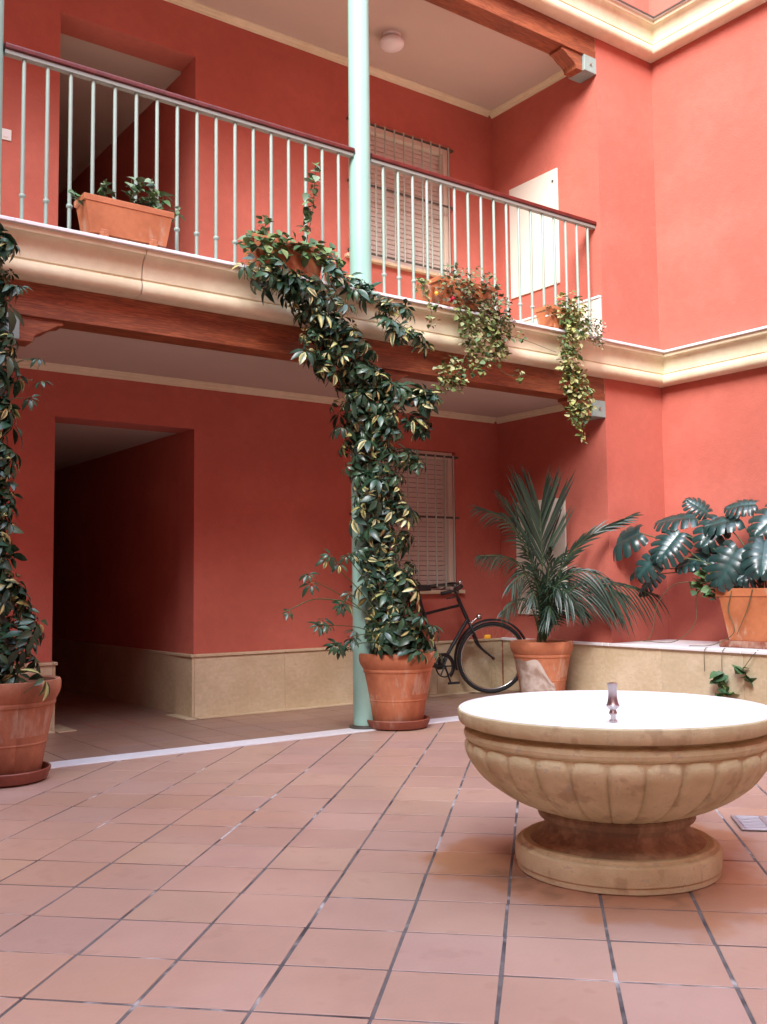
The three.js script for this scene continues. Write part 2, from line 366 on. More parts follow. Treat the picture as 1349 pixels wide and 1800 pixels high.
// cove between gallery walls and ceilings
for (const yc of [2.80, 6.10]) {
  const prof = [[0, -.055], [.012, -.052], [.016, -.040], [.030, -.030], [.040, -.016], [.052, -.012], [.055, 0], [0, 0]];
  const s = new THREE.Shape(prof.map(p => new THREE.Vector2(...p)));
  const L = US - UL - .06;
  const g = new THREE.ExtrudeGeometry(s, { depth: L, bevelEnabled: false });
  g.rotateY(Math.PI / 2);                                             // shape x -> -z, depth -> +x
  g.scale(1, 1, -1); g.translate(UL, yc - .0005, -VB + .001);
  const idx = g.index; const gg = idx ? g.toNonIndexed() : g; gg.computeVertexNormals();
  part(house, 'cove_moulding', metreUV(gg), M.cream);
  const g2 = new THREE.ExtrudeGeometry(s, { depth: VB - VP - .15, bevelEnabled: false });
  g2.scale(-1, 1, 1); g2.translate(US - .001, yc - .0005, -VB); const g2n = g2.toNonIndexed ? (g2.index ? g2.toNonIndexed() : g2) : g2; g2n.computeVertexNormals();
  part(house, 'cove_moulding', metreUV(g2n), M.cream);
}
// cornices: one profile (overhang, height) swept round the courtyard in mitred lengths
function sweep(prof, a, b, inA, inB) {                                // a, b wall corners [u, v]; inA, inB inward direction per metre of overhang at each end
  const pos = [], uv = [], N = prof.length, len = Math.hypot(b[0] - a[0], b[1] - a[1]);
  let acc = 0;
  for (let i = 0; i < N; i++) {
    const [o0, y0] = prof[i], [o1, y1] = prof[(i + 1) % N], l = Math.hypot(o1 - o0, y1 - y0);
    const A0 = W(a[0] + inA[0] * o0, a[1] + inA[1] * o0, y0), A1 = W(a[0] + inA[0] * o1, a[1] + inA[1] * o1, y1);
    const B0 = W(b[0] + inB[0] * o0, b[1] + inB[1] * o0, y0), B1 = W(b[0] + inB[0] * o1, b[1] + inB[1] * o1, y1);
    for (const [p, x, y] of [[A0, 0, acc], [B0, len, acc], [B1, len, acc + l], [A0, 0, acc], [B1, len, acc + l], [A1, 0, acc + l]]) { pos.push(p.x, p.y, p.z); uv.push(x, y); }
    acc += l;
  }
  let g = new THREE.BufferGeometry(); g.setAttribute('position', new THREE.Float32BufferAttribute(pos, 3)); g.setAttribute('uv', new THREE.Float32BufferAttribute(uv, 2));
  return toCreasedNormals(g, .55);
}
const corniceProf = (() => {
  const p = [[-.02, 2.972], [.105, 2.972], [.118, 2.978], [.130, 2.995], [.136, 3.015], [.136, 3.035], [.130, 3.052], [.118, 3.060], [.118, 3.068], [.124, 3.070]];
  for (let i = 0; i <= 8; i++) { const t = i / 8 * Math.PI / 2; p.push([.126 + .066 * (1 - Math.cos(t)), 3.072 + .138 * Math.sin(t)]); }
  p.push([.202, 3.212], [.206, 3.222], [.206, 3.236], [.212, 3.240], [.212, 3.243], [-.02, 3.243]);
  return p;
})();
const slabProf = [[-.1, 3.2445], [.226, 3.2445], [.230, 3.248], [.230, 3.264], [.226, 3.268], [-.1, 3.268]];
const flashProf = [[.2302, 3.250], [.238, 3.250], [.238, 3.2668], [.2302, 3.2668]];
for (let k = 0; k < 3; k++) {
  const up = pr => pr.map(([o, y]) => [o, y + ST * k]);
  const c = up(corniceProf), s = up(slabProf);
  const corner = { a: [UL, VP], b: [UR, VP], c: [UR, VO], d: [UL, VO] };
  const dir = { a: [1, -1], b: [-1, -1], c: [-1, 1], d: [1, 1] };
  const cut = [0, -1];
  // gallery side in lengths with open joints
  const js = [UL, -.4, 2.452, 5.25, UR];
  for (let i = 0; i < 4; i++) {
    const a = [js[i] + (i ? .0025 : 0), VP], b = [js[i + 1] - (i < 3 ? .0025 : 0), VP];
    part(house, 'cornice', sweep(c, a, b, i ? cut : dir.a, i < 3 ? cut : dir.b), M.cream);
  }
  const sj = [UL, -.9, .35, 1.62, 2.9, 4.12, 5.4, 6.6, UR];
  for (let i = 0; i < sj.length - 1; i++) part(house, 'ledge_slab', sweep(s, [sj[i] + (i ? .001 : 0), VP], [sj[i + 1] - (i < sj.length - 2 ? .001 : 0), VP], i ? cut : dir.a, i < sj.length - 2 ? cut : dir.b), M.marble);
  const rj = [VP, 4.2, 2.1, -.2, VO];
  for (let i = 0; i < 4; i++) {
    const a = [UR, rj[i] - (i ? .0015 : 0)], b = [UR, rj[i + 1] + (i < 3 ? .0015 : 0)], da = i ? [-1, 0] : dir.b, db = i < 3 ? [-1, 0] : dir.c;
    part(house, 'cornice', sweep(c, a, b, da, db), M.cream); part(house, 'ledge_slab', sweep(s, a, b, da, db), M.marble);
  }
  if (k < 2) part(house, 'cornice', sweep(c, corner.c, corner.d, dir.c, dir.d), M.cream), part(house, 'cornice', sweep(c, corner.d, corner.a, dir.d, dir.a), M.cream);
  if (k < 2) part(house, 'ledge_slab', sweep(s, corner.c, corner.d, dir.c, dir.d), M.marble), part(house, 'ledge_slab', sweep(s, corner.d, corner.a, dir.d, dir.a), M.marble);
  if (k) { const f = up(flashProf); part(house, 'flashing', sweep(f, corner.a, corner.b, dir.a, dir.b), M.darkBar); part(house, 'flashing', sweep(f, corner.b, corner.c, dir.b, dir.c), M.darkBar); }
}
// ledge inside the balustrade
part(house, 'ledge_slab', box(UL, US - .003, VP + .102, VP + .26, 3.25, 3.2665), M.marble);
// plinths: stone slabs with a proud cap, low skirting strip on the floor
{
  const mats = [M.stone, M.stone2, M.stone3], r = rng(5);
  const run = (u0, u1) => {
    const n = Math.max(1, Math.round((u1 - u0) / .95));
    for (let i = 0; i < n; i++) {
      const a = mix(u0, u1, i / n), b = mix(u0, u1, (i + 1) / n);
      part(house, 'plinth_slab', box(a + .0012, b - .0012, VB - .022, VB - .0005, 0, .497, .002, r() * 9), mats[Math.floor(r() * 3)]);
      part(house, 'plinth_cap', box(a + .001, b - .001, VB - .036, VB - .0005, .4985, .523, .006, r() * 9), M.stone2);
      part(house, 'skirting_strip', box(a + .001, b - .001, VB - .11, VB - .0225, .0015, .013, .003, r() * 9), M.stone2);
    }
  };
  run(UL, DL); run(DR, US - .0205);
  for (const s of [0, 1]) {                                           // jambs of the lower doorway
    const u0 = s ? DR - .022 : DL + .001, u1 = s ? DR - .001 : DL + .022;
    part(house, 'plinth_slab', box(u0, u1, VB - .020, VB + .30, 0, .497, .002, r() * 9), M.stone3);
    part(house, 'plinth_cap', box(s ? DR - .036 : DL + .001, s ? DR - .001 : DL + .036, VB - .034, VB + .30, .4985, .5225, .006, r() * 9), M.stone2);
    part(house, 'skirting_strip', box(s ? DR - .11 : DL + .0225, s ? DR - .0225 : DL + .16, VB - .109, VB + .3, .0018, .0125, .003, r() * 9), M.stone2);
  }
  // end wall of the gallery, upper floor
  part(house, 'plinth_slab', box(US - .02, US - .0005, VP + .012, 6.85, 3.269, 3.735, .002, 2), M.panel);
  part(house, 'plinth_slab', box(US - .02, US - .0005, 6.852, VB - .002, 3.269, 3.735, .002, 4), M.panel);
  part(house, 'plinth_cap', box(US - .034, US - .0005, VP + .008, VB - .002, 3.7365, 3.757, .005, 4), M.marble);
}
// stone bench along the end wall and the wall on the right
{
  const b = thing('stone_bench', 'long low cream stone bench below the red wall on the right', 'bench', [US, 0, -4.2]);
  const mats = [M.stone, M.stone2, M.stone3], r = rng(15);
  let v = VB - .0365;
  const L = (g) => { g.translate(-US, 0, 4.2); return g; };
  part(b, 'core', L(box(US + .01, UR - .002, VO + .002, VP - .004, -.01, .49)), M.stone3);
  while (v > VO + .1) {
    const e = Math.max(VO + .01, v - .62 - .25 * r());
    part(b, 'face_slab', L(box(US - .02, US - .0008, e + .0012, v - .0012, 0, .499, .002, r() * 9)), mats[Math.floor(r() * 3)]);
    const c0 = e + .001, c1 = v - .001;
    if (c0 > VP) part(b, 'cap_slab', L(box(US - .045, US - .0008, c0, c1, .5, .528, .006, r() * 9)), M.marble);
    else if (c1 > VP) { part(b, 'cap_slab', L(box(US - .045, US - .0008, VP + .001, c1, .5, .528, .006, r() * 9)), M.marble); part(b, 'cap_slab', L(box(US - .045, UR - .002, c0, VP - .004, .5, .528, .006, r() * 9)), M.marble); }
    else part(b, 'cap_slab', L(box(US - .045, UR - .002, c0, c1, .5, .528, .006, r() * 9)), M.marble);
    v = e;
  }
}
// windows: roller shutter, frame, sill and grille
for (const [y0, y1, lab] of [[1.02, 2.40, 'ground floor window with closed beige roller shutter behind a grille'], [4.20, 5.58, 'upper window with closed beige roller shutter behind a grille']]) {
  const w = new THREE.Group(); w.name = 'window'; w.position.set(5.795, y0, -VB); w.userData.label = lab; house.add(w);
  const L = g => { g.translate(-5.795, -y0, VB); return g; };
  const u0 = 5.16, u1 = 6.43, vr = VB + .10;
  part(w, 'frame', [box(u0 + .001, u0 + .055, vr - .06, vr + .06, y0 + .001, y1 - .001, .004), box(u1 - .055, u1 - .001, vr - .06, vr + .06, y0 + .001, y1 - .001, .004), box(u0 + .0555, u1 - .0555, vr - .055, vr + .06, y1 - .075, y1 - .001, .004)].map(L), M.frame);
  part(w, 'back_panel', L(box(u0 + .001, u1 - .001, vr + .075, vr + .095, y0 + .001, y1 - .001)), M.dark);
  const n = 27, p = (y1 - .077 - y0) / n, sg = L(box(u0 + .056, u1 - .056, vr + .01, vr + .028, y0 + .002, y0 + p - .0018, .006));
  for (let i = 0; i < n; i++) { const m = part(w, 'slat', sg, M.shutter); m.position.y = p * i; m.position.z = (i % 2 ? .0012 : 0); }
  part(w, 'sill', L(box(u0 - .05, u1 + .07, VB - .05, VB + .04, y0 - .035, y0 - .001, .006)), M.stone2);
  const vg = VB - .045, bg = L(tube([W(u0 + .06, vg, y0 + .03), W(u0 + .06, vg, y1 - .04)], .008, 8));
  for (let i = 0; i < 11; i++) { const m = part(w, 'grille_bar', bg, M.grille); m.position.x = i * .115; }
  for (const y of [y0 + .045, y0 + (y1 - y0) * .52, y1 - .055]) part(w, 'grille_rail', L(box(u0 - .02, u1 + .02, vg + .009, vg + .016, y - .011, y + .011, .002)), M.darkBar);
  for (const u of [u0 - .012, u1 + .012]) for (const y of [y0 + .045, y0 + (y1 - y0) * .52, y1 - .055]) part(w, 'grille_bracket', L(box(u - .006, u + .006, vg + .0165, VB - .0005, y - .009, y + .009)), M.darkBar);
}

// ------------------------------------------------------------------ timber beams, brackets, columns
function bracketGeo(dir) {                                            // S-curved timber bracket, top at y = 0, runs dir * u
  const s = new THREE.Shape();
  s.moveTo(0, 0); s.lineTo(.27, 0); s.lineTo(.27, -.022); s.bezierCurveTo(.215, -.026, .20, -.06, .16, -.075); s.bezierCurveTo(.11, -.092, .085, -.11, .08, -.15); s.lineTo(0, -.15); s.closePath();
  let g = new THREE.ExtrudeGeometry(s, { depth: .15, bevelEnabled: true, bevelSize: .004, bevelThickness: .004, bevelSegments: 2, curveSegments: 10 });
  g.translate(0, 0, -.075); if (dir < 0) g.rotateY(Math.PI);
  return g;
}
for (const k of [0, 1]) {
  const yb = 2.756 + (k ? 3.294 : 0), yt = k ? 6.262 : 2.9705;
  const t = thing('timber_beam', k ? 'dark red timber beam under the top cornice, resting on steel plates' : 'dark red timber beam across the ground floor gallery opening below the lower cornice', 'beam', [2.6, yb, -6.21], 'timber beams of the gallery');
  const L = g => { g.translate(-2.6, -yb, 6.21); return g; };
  part(t, 'beam', L(box(UL + .002, US - .003, VP + .002, VP + .2, yb, yt, .006)), M.beam);
  const br = [bracketGeo(1), bracketGeo(-1)];
  for (const [u, half, ends] of [[1.59, .13, [1, -1]], [4.34, .12, [1, -1]], [US - .085, .082, [-1]]]) {
    const pl = part(t, 'steel_plate', box(u - half - 2.6, u + half - 2.6, -.105, .105, -.155, -.002, .003), M.plate);
    pl.position.set(0, 0, 0);
    const bolt = part(pl, 'bolt', new THREE.CylinderGeometry(.014, .014, .012, 6), M.steel); bolt.rotation.x = Math.PI / 2; bolt.position.set(u - 2.6, -.08, .109);
    for (const e of ends) { const m = part(t, 'bracket', br[e > 0 ? 0 : 1], M.beam); m.position.set(u + e * (half + .003) - 2.6, -.003, 0); }
  }
}
function column(u, y0, y1, label, upper) {
  const t = thing('column', label, 'column', [u, y0, -6.21], 'mint green gallery columns');
  const h = y1 - y0;
  part(t, 'shaft', lathe([[.086, .022], [.085, h * .5], [.083, h - .002]], 40), M.mint);
  part(t, 'base_plate', latheSharp([[0, 0], [.118, 0], [.118, .012], [.092, .014], [.090, .021], [0, .021]], 40), upper ? M.mint : M.darkBar);
  part(t, 'collar', latheSharp([[.083, h - .05], [.098, h - .05], [.1, h - .045], [.1, h - .012], [.098, h - .008], [.083, h - .008]], 40), M.plate);
}
column(4.34, .0065, 2.5995, 'mint green ground floor column behind the large terracotta pot, wrapped by the climber', 0);
column(1.535, .0065, 2.5995, 'mint green ground floor column at the left edge behind the leafy pot plant', 0);
column(4.34, 3.2685, 5.893, 'round mint green upper column in the middle of the balustrade', 1);
column(1.535, 3.2685, 5.893, 'round mint green upper column at the left picture edge', 1);

// ------------------------------------------------------------------ balustrade
{
  const bal = merge([tube([V3(0, 0, 0), V3(0, 1.144, 0)], .0125, 10), lathe([[.0126, .248], [.019, .253], [.021, .262], [.019, .271], [.0126, .276]], 12), lathe([[.0126, .001], [.020, .002], [.020, .010], [.0126, .016]], 12)]);
  const rs = new THREE.Shape(); rs.moveTo(-.037, .006); rs.lineTo(-.037, .026); rs.bezierCurveTo(-.037, .038, -.02, .044, 0, .044); rs.bezierCurveTo(.02, .044, .037, .038, .037, .026); rs.lineTo(.037, .006); rs.lineTo(.03, 0); rs.lineTo(-.03, 0); rs.closePath();
  for (const [a, b, n, u0, lab] of [[1.622, 4.2565, 17, 1.746, 'balustrade bay left of the middle column, mint bars under a dark red handrail'], [4.4235, 7.022, 17, 4.553, 'balustrade bay right of the middle column, mint bars under a dark red handrail']]) {
    const t = thing('balustrade', lab, 'railing', [(a + b) / 2, 3.2685, -6.19], 'gallery balustrades');
    const c = (a + b) / 2, L = b - a;
    const hr = new THREE.ExtrudeGeometry(rs, { depth: L, bevelEnabled: false, curveSegments: 6 }); hr.rotateY(Math.PI / 2); hr.translate(-L / 2, 1.174, 0);
    part(t, 'handrail', hr, M.rail);
    part(t, 'top_bar', box(-L / 2 + .002, L / 2 - .002, -.024, .024, 1.1445, 1.1735, .003), M.railBar);
    for (let i = 0; i < n; i++) part(t, 'baluster', bal, M.bar).position.x = u0 + i * .1487 - c;
  }
}

// ------------------------------------------------------------------ fittings on the walls
for (const [y0, y1, lab] of [[4.012, 5.17, 'white meter cupboard door on the upper gallery end wall'], [.768, 1.90, 'white meter cupboard door on the ground floor wall behind the palm']]) {
  const t = thing('meter_cupboard', lab, 'cupboard door', [US, y0, -6.975], 'meter cupboard doors');
  part(t, 'door_panel', box(-.018, -.0005, -.34, .34, 0, y1 - y0, .004), M.panel);
  for (const y of [.11, y1 - y0 - .12]) { const k = part(t, 'lock', new THREE.CylinderGeometry(.012, .012, .008, 12), M.darkBar); k.rotation.z = Math.PI / 2; k.position.set(-.022, y, .285); }
}
{
  const t = thing('light_switch', 'small white light switch on the upper wall left of the doorway', 'switch', [2.004, 4.527, -VB]);
  part(t, 'plate', box(-.043, .043, -.012, -.0005, -.043, .043, .004), M.switch); part(t, 'rocker', box(-.022, .022, -.017, -.0125, -.024, .024, .003), M.opal);
  const l = thing('ceiling_lamp', 'round white globe lamp on the upper gallery ceiling', 'lamp', [5.235, 6.0995, -6.96]);
  part(l, 'mount', latheSharp([[0, 0], [.085, 0], [.085, -.02], [.078, -.024], [0, -.024]], 32), M.switch);
  const pts = []; for (let i = 0; i <= 14; i++) { const a = i / 14 * Math.PI * .86; pts.push([Math.sin(a) * .115 + .0001, -.135 + .11 * (1 - Math.cos(a)) * .55 - .01]); }
  part(l, 'globe', lathe(pts, 32), M.opal);
}
// ------------------------------------------------------------------ the fountain
{
  const t = thing('fountain', 'sandstone fountain bowl with scalloped sides on a round foot', 'fountain', [2.993, 0, -2.606]); t.scale.set(.952, 1, .952);
  // foot plate
  part(t, 'foot', latheSharp([[0, 0], [.392, 0], [.398, .004], [.399, .022], [.4035, .028], [.405, .045], [.405, .078], [.402, .089], [.394, .096], [.384, .098], [.380, .099], [.378, .106], [.372, .109], [.355, .107], [0, .107]], 96, .5), M.bowl);
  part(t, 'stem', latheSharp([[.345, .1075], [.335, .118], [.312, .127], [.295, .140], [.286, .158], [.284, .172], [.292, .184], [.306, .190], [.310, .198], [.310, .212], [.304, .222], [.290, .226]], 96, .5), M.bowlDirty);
  // gadrooned bowl
  const NG = 28, SEG = 28 * 20, prof = [];
  const bc = new THREE.CatmullRomCurve3([[.300, .219], [.372, .246], [.46, .290], [.538, .348], [.586, .410], [.606, .455], [.606, .484]].map(p => V3(p[0], p[1], 0)));
  for (let i = 0; i <= 44; i++) { const a = i / 44, p = bc.getPointAt(a); prof.push([p.x, p.y, a]); }
  const pos = [], uv = [], idx = [];
  for (let i = 0; i < prof.length; i++) for (let j = 0; j <= SEG; j++) {
    const [r0, y, a] = prof[i], ph = j / SEG * Math.PI * 2, c = ((j % 20) / 20) - .5;
    const lobe = Math.pow(Math.max(0, 1 - Math.pow(Math.abs(c) * 2, 5)), .5), e = a + .07 * Math.pow(Math.abs(c) * 2, 4);
    const env = mix(.45, 1, sm(0, .25, a)), arch = Math.sqrt(Math.max(0, 1 - Math.pow(Math.max(0, (e - .84) / .15), 2.4)));
    const k = r0 - .019 + .021 * lobe * env * arch;
    pos.push(Math.cos(ph) * k, y, Math.sin(ph) * k); uv.push(ph * .6, a * .45);
    if (i && j) { const n = SEG + 1, q = i * n + j; idx.push(q, q - 1, q - n, q - 1, q - n - 1, q - n); }
  }
  const bg = new THREE.BufferGeometry(); bg.setAttribute('position', new THREE.Float32BufferAttribute(pos, 3)); bg.setAttribute('uv', new THREE.Float32BufferAttribute(uv, 2)); bg.setIndex(idx); bg.computeVertexNormals();
  part(t, 'bowl', bg, M.bowl);
  part(t, 'rim', latheSharp([[.570, .478], [.590, .482], [.602, .492], [.606, .505], [.602, .518], [.592, .526], [.574, .530], [.570, .538], [.582, .5415], [.608, .543], [.620, .548], [.626, .556], [.6285, .572], [.630, .590], [.628, .596], [.624, .599], [.612, .5992]], 128, .5), M.bowl);
  part(t, 'basin', lathe([[.6235, .5996], [.600, .5985], [.585, .592], [.565, .578], [.45, .560], [.25, .546], [.03, .541], [0, .541]], 96), M.basin);
  const n = part(t, 'nozzle', latheSharp([[0, .5415], [.015, .5415], [.016, .548], [.010, .552], [.010, .566], [.017, .575], [.012, .588], [.026, .600], [.027, .606], [.022, .614], [.018, .640], [.0175, .668], [.021, .684], [.021, .690], [.013, .692], [.012, .66], [0, .66]], 32, .7), M.steel);
}
// ------------------------------------------------------------------ pots
function potGeo(R, H) {
  return latheSharp([[0, 0], [.63 * R, 0], [.65 * R, .01], [.755 * R, H * .345], [.765 * R, H * .35], [.768 * R, H * .362], [.762 * R, H * .368], [.885 * R, H * .735], [.905 * R, H * .742], [.915 * R, H * .765], [.905 * R, H * .785], [.925 * R, H * .80], [.98 * R, H * .86], [1.0 * R, H * .91], [1.0 * R, H * .965], [.985 * R, H * .995], [.95 * R, H], [.90 * R, H * .985], [.87 * R, H * .93], [.82 * R, H * .8]], 72, .5);
}
const saucerGeo = latheSharp([[0, .0], [.225, 0], [.236, .006], [.252, .045], [.256, .062], [.252, .068], [.244, .066], [.232, .022], [.22, .016], [0, .016]], 64, .5);
function pot(name, label, x, z, R, H, m, y, mSoil = M.soil) {
  const t = thing(name, label, 'plant pot', [x, y, z], 'round terracotta pots');
  part(t, 'pot_body', potGeo(R, H), m);
  const s = new THREE.CircleGeometry(R * .85, 32); s.rotateX(-Math.PI / 2); s.translate(0, H * .88, 0); part(t, 'soil', s, mSoil);
  return t;
}
pot('terracotta_pot', 'large terracotta pot on a saucer in front of the middle column', 4.56, -6.10, .305, .545, M.pot, .0225);
pot('terracotta_pot', 'large weathered terracotta pot on a saucer at the left picture edge', 1.6, -5.85, .305, .545, M.potOld, .0225);
for (const [x, z, l] of [[4.56, -6.10, 'dark clay saucer under the pot in front of the middle column'], [1.6, -5.85, 'dark clay saucer under the pot at the left edge']]) {
  const s = part(scene, numbered('saucer'), saucerGeo, M.saucer); s.position.set(x, .0062, z); tag(s, l, 'saucer', 'clay saucers');
}
{
  const t = pot('terracotta_pot', 'terracotta pot with a peeling whitish patch holding the palm by the end wall', 6.6, -6.58, .29, .545, M.pot, .0025);
  // flaked whitish coat on the courtyard side, slightly proud of the clay
  const pos = [], uv = [], idx = [], n = 18, m = 12, r = rng(9);
  const R = .29, H = .545;
  for (let i = 0; i <= n; i++) for (let j = 0; j <= m; j++) {
    const a = i / n, b = j / m; const lo = .06 + .03 * Math.sin(a * 9) + .02 * r(), hi = mix(.70, .30, sm(.58, 1, a)) + .015 * Math.sin(a * 14);
    const y = mix(lo, Math.max(lo + .03, hi), b), ph = 2.66 - (a - .5) * 1.7 + .04 * Math.sin(b * 8);
    const rr = R * (y < .35 ? mix(.65, .755, y / .345) : mix(.768, .885, (y - .362) / .373)) + .0035;
    pos.push(Math.cos(ph) * rr, y * H, Math.sin(ph) * rr); uv.push(a * .6, b * .5);
    if (i && j) { const k = m + 1, q = i * k + j; idx.push(q, q - 1, q - k, q - 1, q - k - 1, q - k); }
  }
  const g = new THREE.BufferGeometry(); g.setAttribute('position', new THREE.Float32BufferAttribute(pos, 3)); g.setAttribute('uv', new THREE.Float32BufferAttribute(uv, 2)); g.setIndex(idx); g.computeVertexNormals();
  part(t, 'peeling_coat', g, M.peeled).userData.label = 'whitish flaking patch on the pot wall';
}
// rectangular window-box planters
function trough(name, label, L, D, H, pos, m, feet, group, ry = 0) {
  const t = thing(name, label, 'planter', pos, group); t.rotation.y = ry;
  const ring = (y, k, i = 0) => [[-L / 2 * k + i, -D / 2 * k + i], [L / 2 * k - i, -D / 2 * k + i], [L / 2 * k - i, D / 2 * k - i], [-L / 2 * k + i, D / 2 * k - i]].map(([x, z]) => V3(x, y, z));
  const y0 = feet ? .022 : 0;
  const rings = [ring(y0, .84), ring(H * .84, .955), ring(H * .85, 1.0), ring(H * .985, 1.0), ring(H, .992), ring(H, .96, .006), ring(H * .86, .91, .008), ring(H * .5, .87, .01)];
  const p = [], uv = [];
  const quad = (a, b, c, d) => { for (const q of [a, b, c, a, c, d]) { p.push(q.x, q.y, q.z); uv.push(q.x + q.z, q.y); } };
  for (let i = 0; i + 1 < rings.length; i++) for (let j = 0; j < 4; j++) quad(rings[i][j], rings[i][(j + 1) % 4], rings[i + 1][(j + 1) % 4], rings[i + 1][j]);
  quad(rings[0][3], rings[0][2], rings[0][1], rings[0][0]);
  let g = new THREE.BufferGeometry(); g.setAttribute('position', new THREE.Float32BufferAttribute(p, 3)); g.setAttribute('uv', new THREE.Float32BufferAttribute(uv, 2)); g.computeVertexNormals();
  part(t, 'planter_body', g, m);
  const s = new THREE.PlaneGeometry(L * .9 - .016, D * .9 - .012); s.rotateX(-Math.PI / 2); s.translate(0, H * .84, 0); part(t, 'soil', s, M.soil);
  if (feet) { const fg = new RoundedBoxGeometry(.055, .05, D * .93, 2, .006); for (const sx of [-1, 1]) part(t, 'foot', fg, m).position.set(sx * L * .27, .0252, 0); }
  return t;
}
const YP = YL + .0008;
trough('window_box', 'orange clay window box with seedlings on the ledge left, below the upper doorway', .60, .185, .255, [2.335, YP, -5.985], M.potOrange, 1, 'clay window boxes on the ledge');
trough('window_box', 'orange clay window box on the ledge just left of the middle column', .60, .185, .24, [3.515, YP, -5.985], M.potOrange, 1, 'clay window boxes on the ledge');
trough('window_box', 'orange clay window box behind the thick ivy right of the middle column', .62, .18, .24, [5.19, YP, -5.985], M.potOrange, 1, 'clay window boxes on the ledge');
trough('window_box', 'short orange clay box with ivy at the right end of the ledge', .40, .18, .20, [6.30, YP, -5.985], M.potOrange, 1, 'clay window boxes on the ledge');
{
  const p = thing('flower_pot', 'small clay pot in the ivy right of the middle column', 'plant pot', [4.80, YP, -5.975]);
  part(p, 'pot_body', potGeo(.075, .15), M.potOrange); const s = new THREE.CircleGeometry(.063, 20); s.rotateX(-Math.PI / 2); s.translate(0, .132, 0); part(p, 'soil', s, M.soil);
  const b = part(scene, 'planter_tray', box(-.16, .16, -.62, .62, 0, .06, .008), M.saucer); b.position.set(7.36, .5285, -4.48); tag(b, 'dark low tray under the clay planter on the stone bench', 'tray');
}
trough('bench_planter', 'large orange clay planter holding the split-leaf plant on the stone bench', 1.26, .34, .43, [7.36, .589, -4.48], M.potOrange, 0, null, Math.PI / 2);

// ------------------------------------------------------------------ floor drain and petals
{
  const t = thing('floor_drain', 'metal drain grate set in the floor right of the fountain', 'drain', [0, .0035, 0]);
  const q = Math.SQRT1_2, a = .975, b = 4.68; t.position.set((a + b) * q, .0035, -(b - a) * q); t.rotation.y = -Math.PI / 4 + Math.PI / 2;
  part(t, 'sump', box(-.115, .115, -.115, .115, -.003, .0005), M.dark);
  part(t, 'frame', [box(-.13, .13, -.13, -.112, 0, .007, .002), box(-.13, .13, .112, .13, 0, .007, .002), box(-.13, -.112, -.1115, .1115, 0, .007, .002), box(.112, .13, -.1115, .1115, 0, .007, .002)], M.drain);
  const bg = box(-.0095, .0095, -.111, .111, .001, .0062, .002); for (let i = 0; i < 8; i++) part(t, 'bar', bg, M.drain).position.x = -.098 + i * .028;
  part(t, 'cross_bar', box(-.111, .111, -.012, .012, .0064, .0085, .001), M.drain);
  const pg = new THREE.SphereGeometry(.012, 8, 6); pg.scale(1.3, .22, .8);
  for (const [x, z, ry, lab] of [[1.27, -5.05, .4, 'white fallen petal near the left pot, the nearer of two'], [1.36, -5.12, 1.7, 'white fallen petal near the left pot, the farther of two']]) { const m = part(scene, numbered('petal'), pg, M.petal); m.position.set(x, .0045, z); m.rotation.y = ry; tag(m, lab, 'petal', 'fallen petals'); }
}

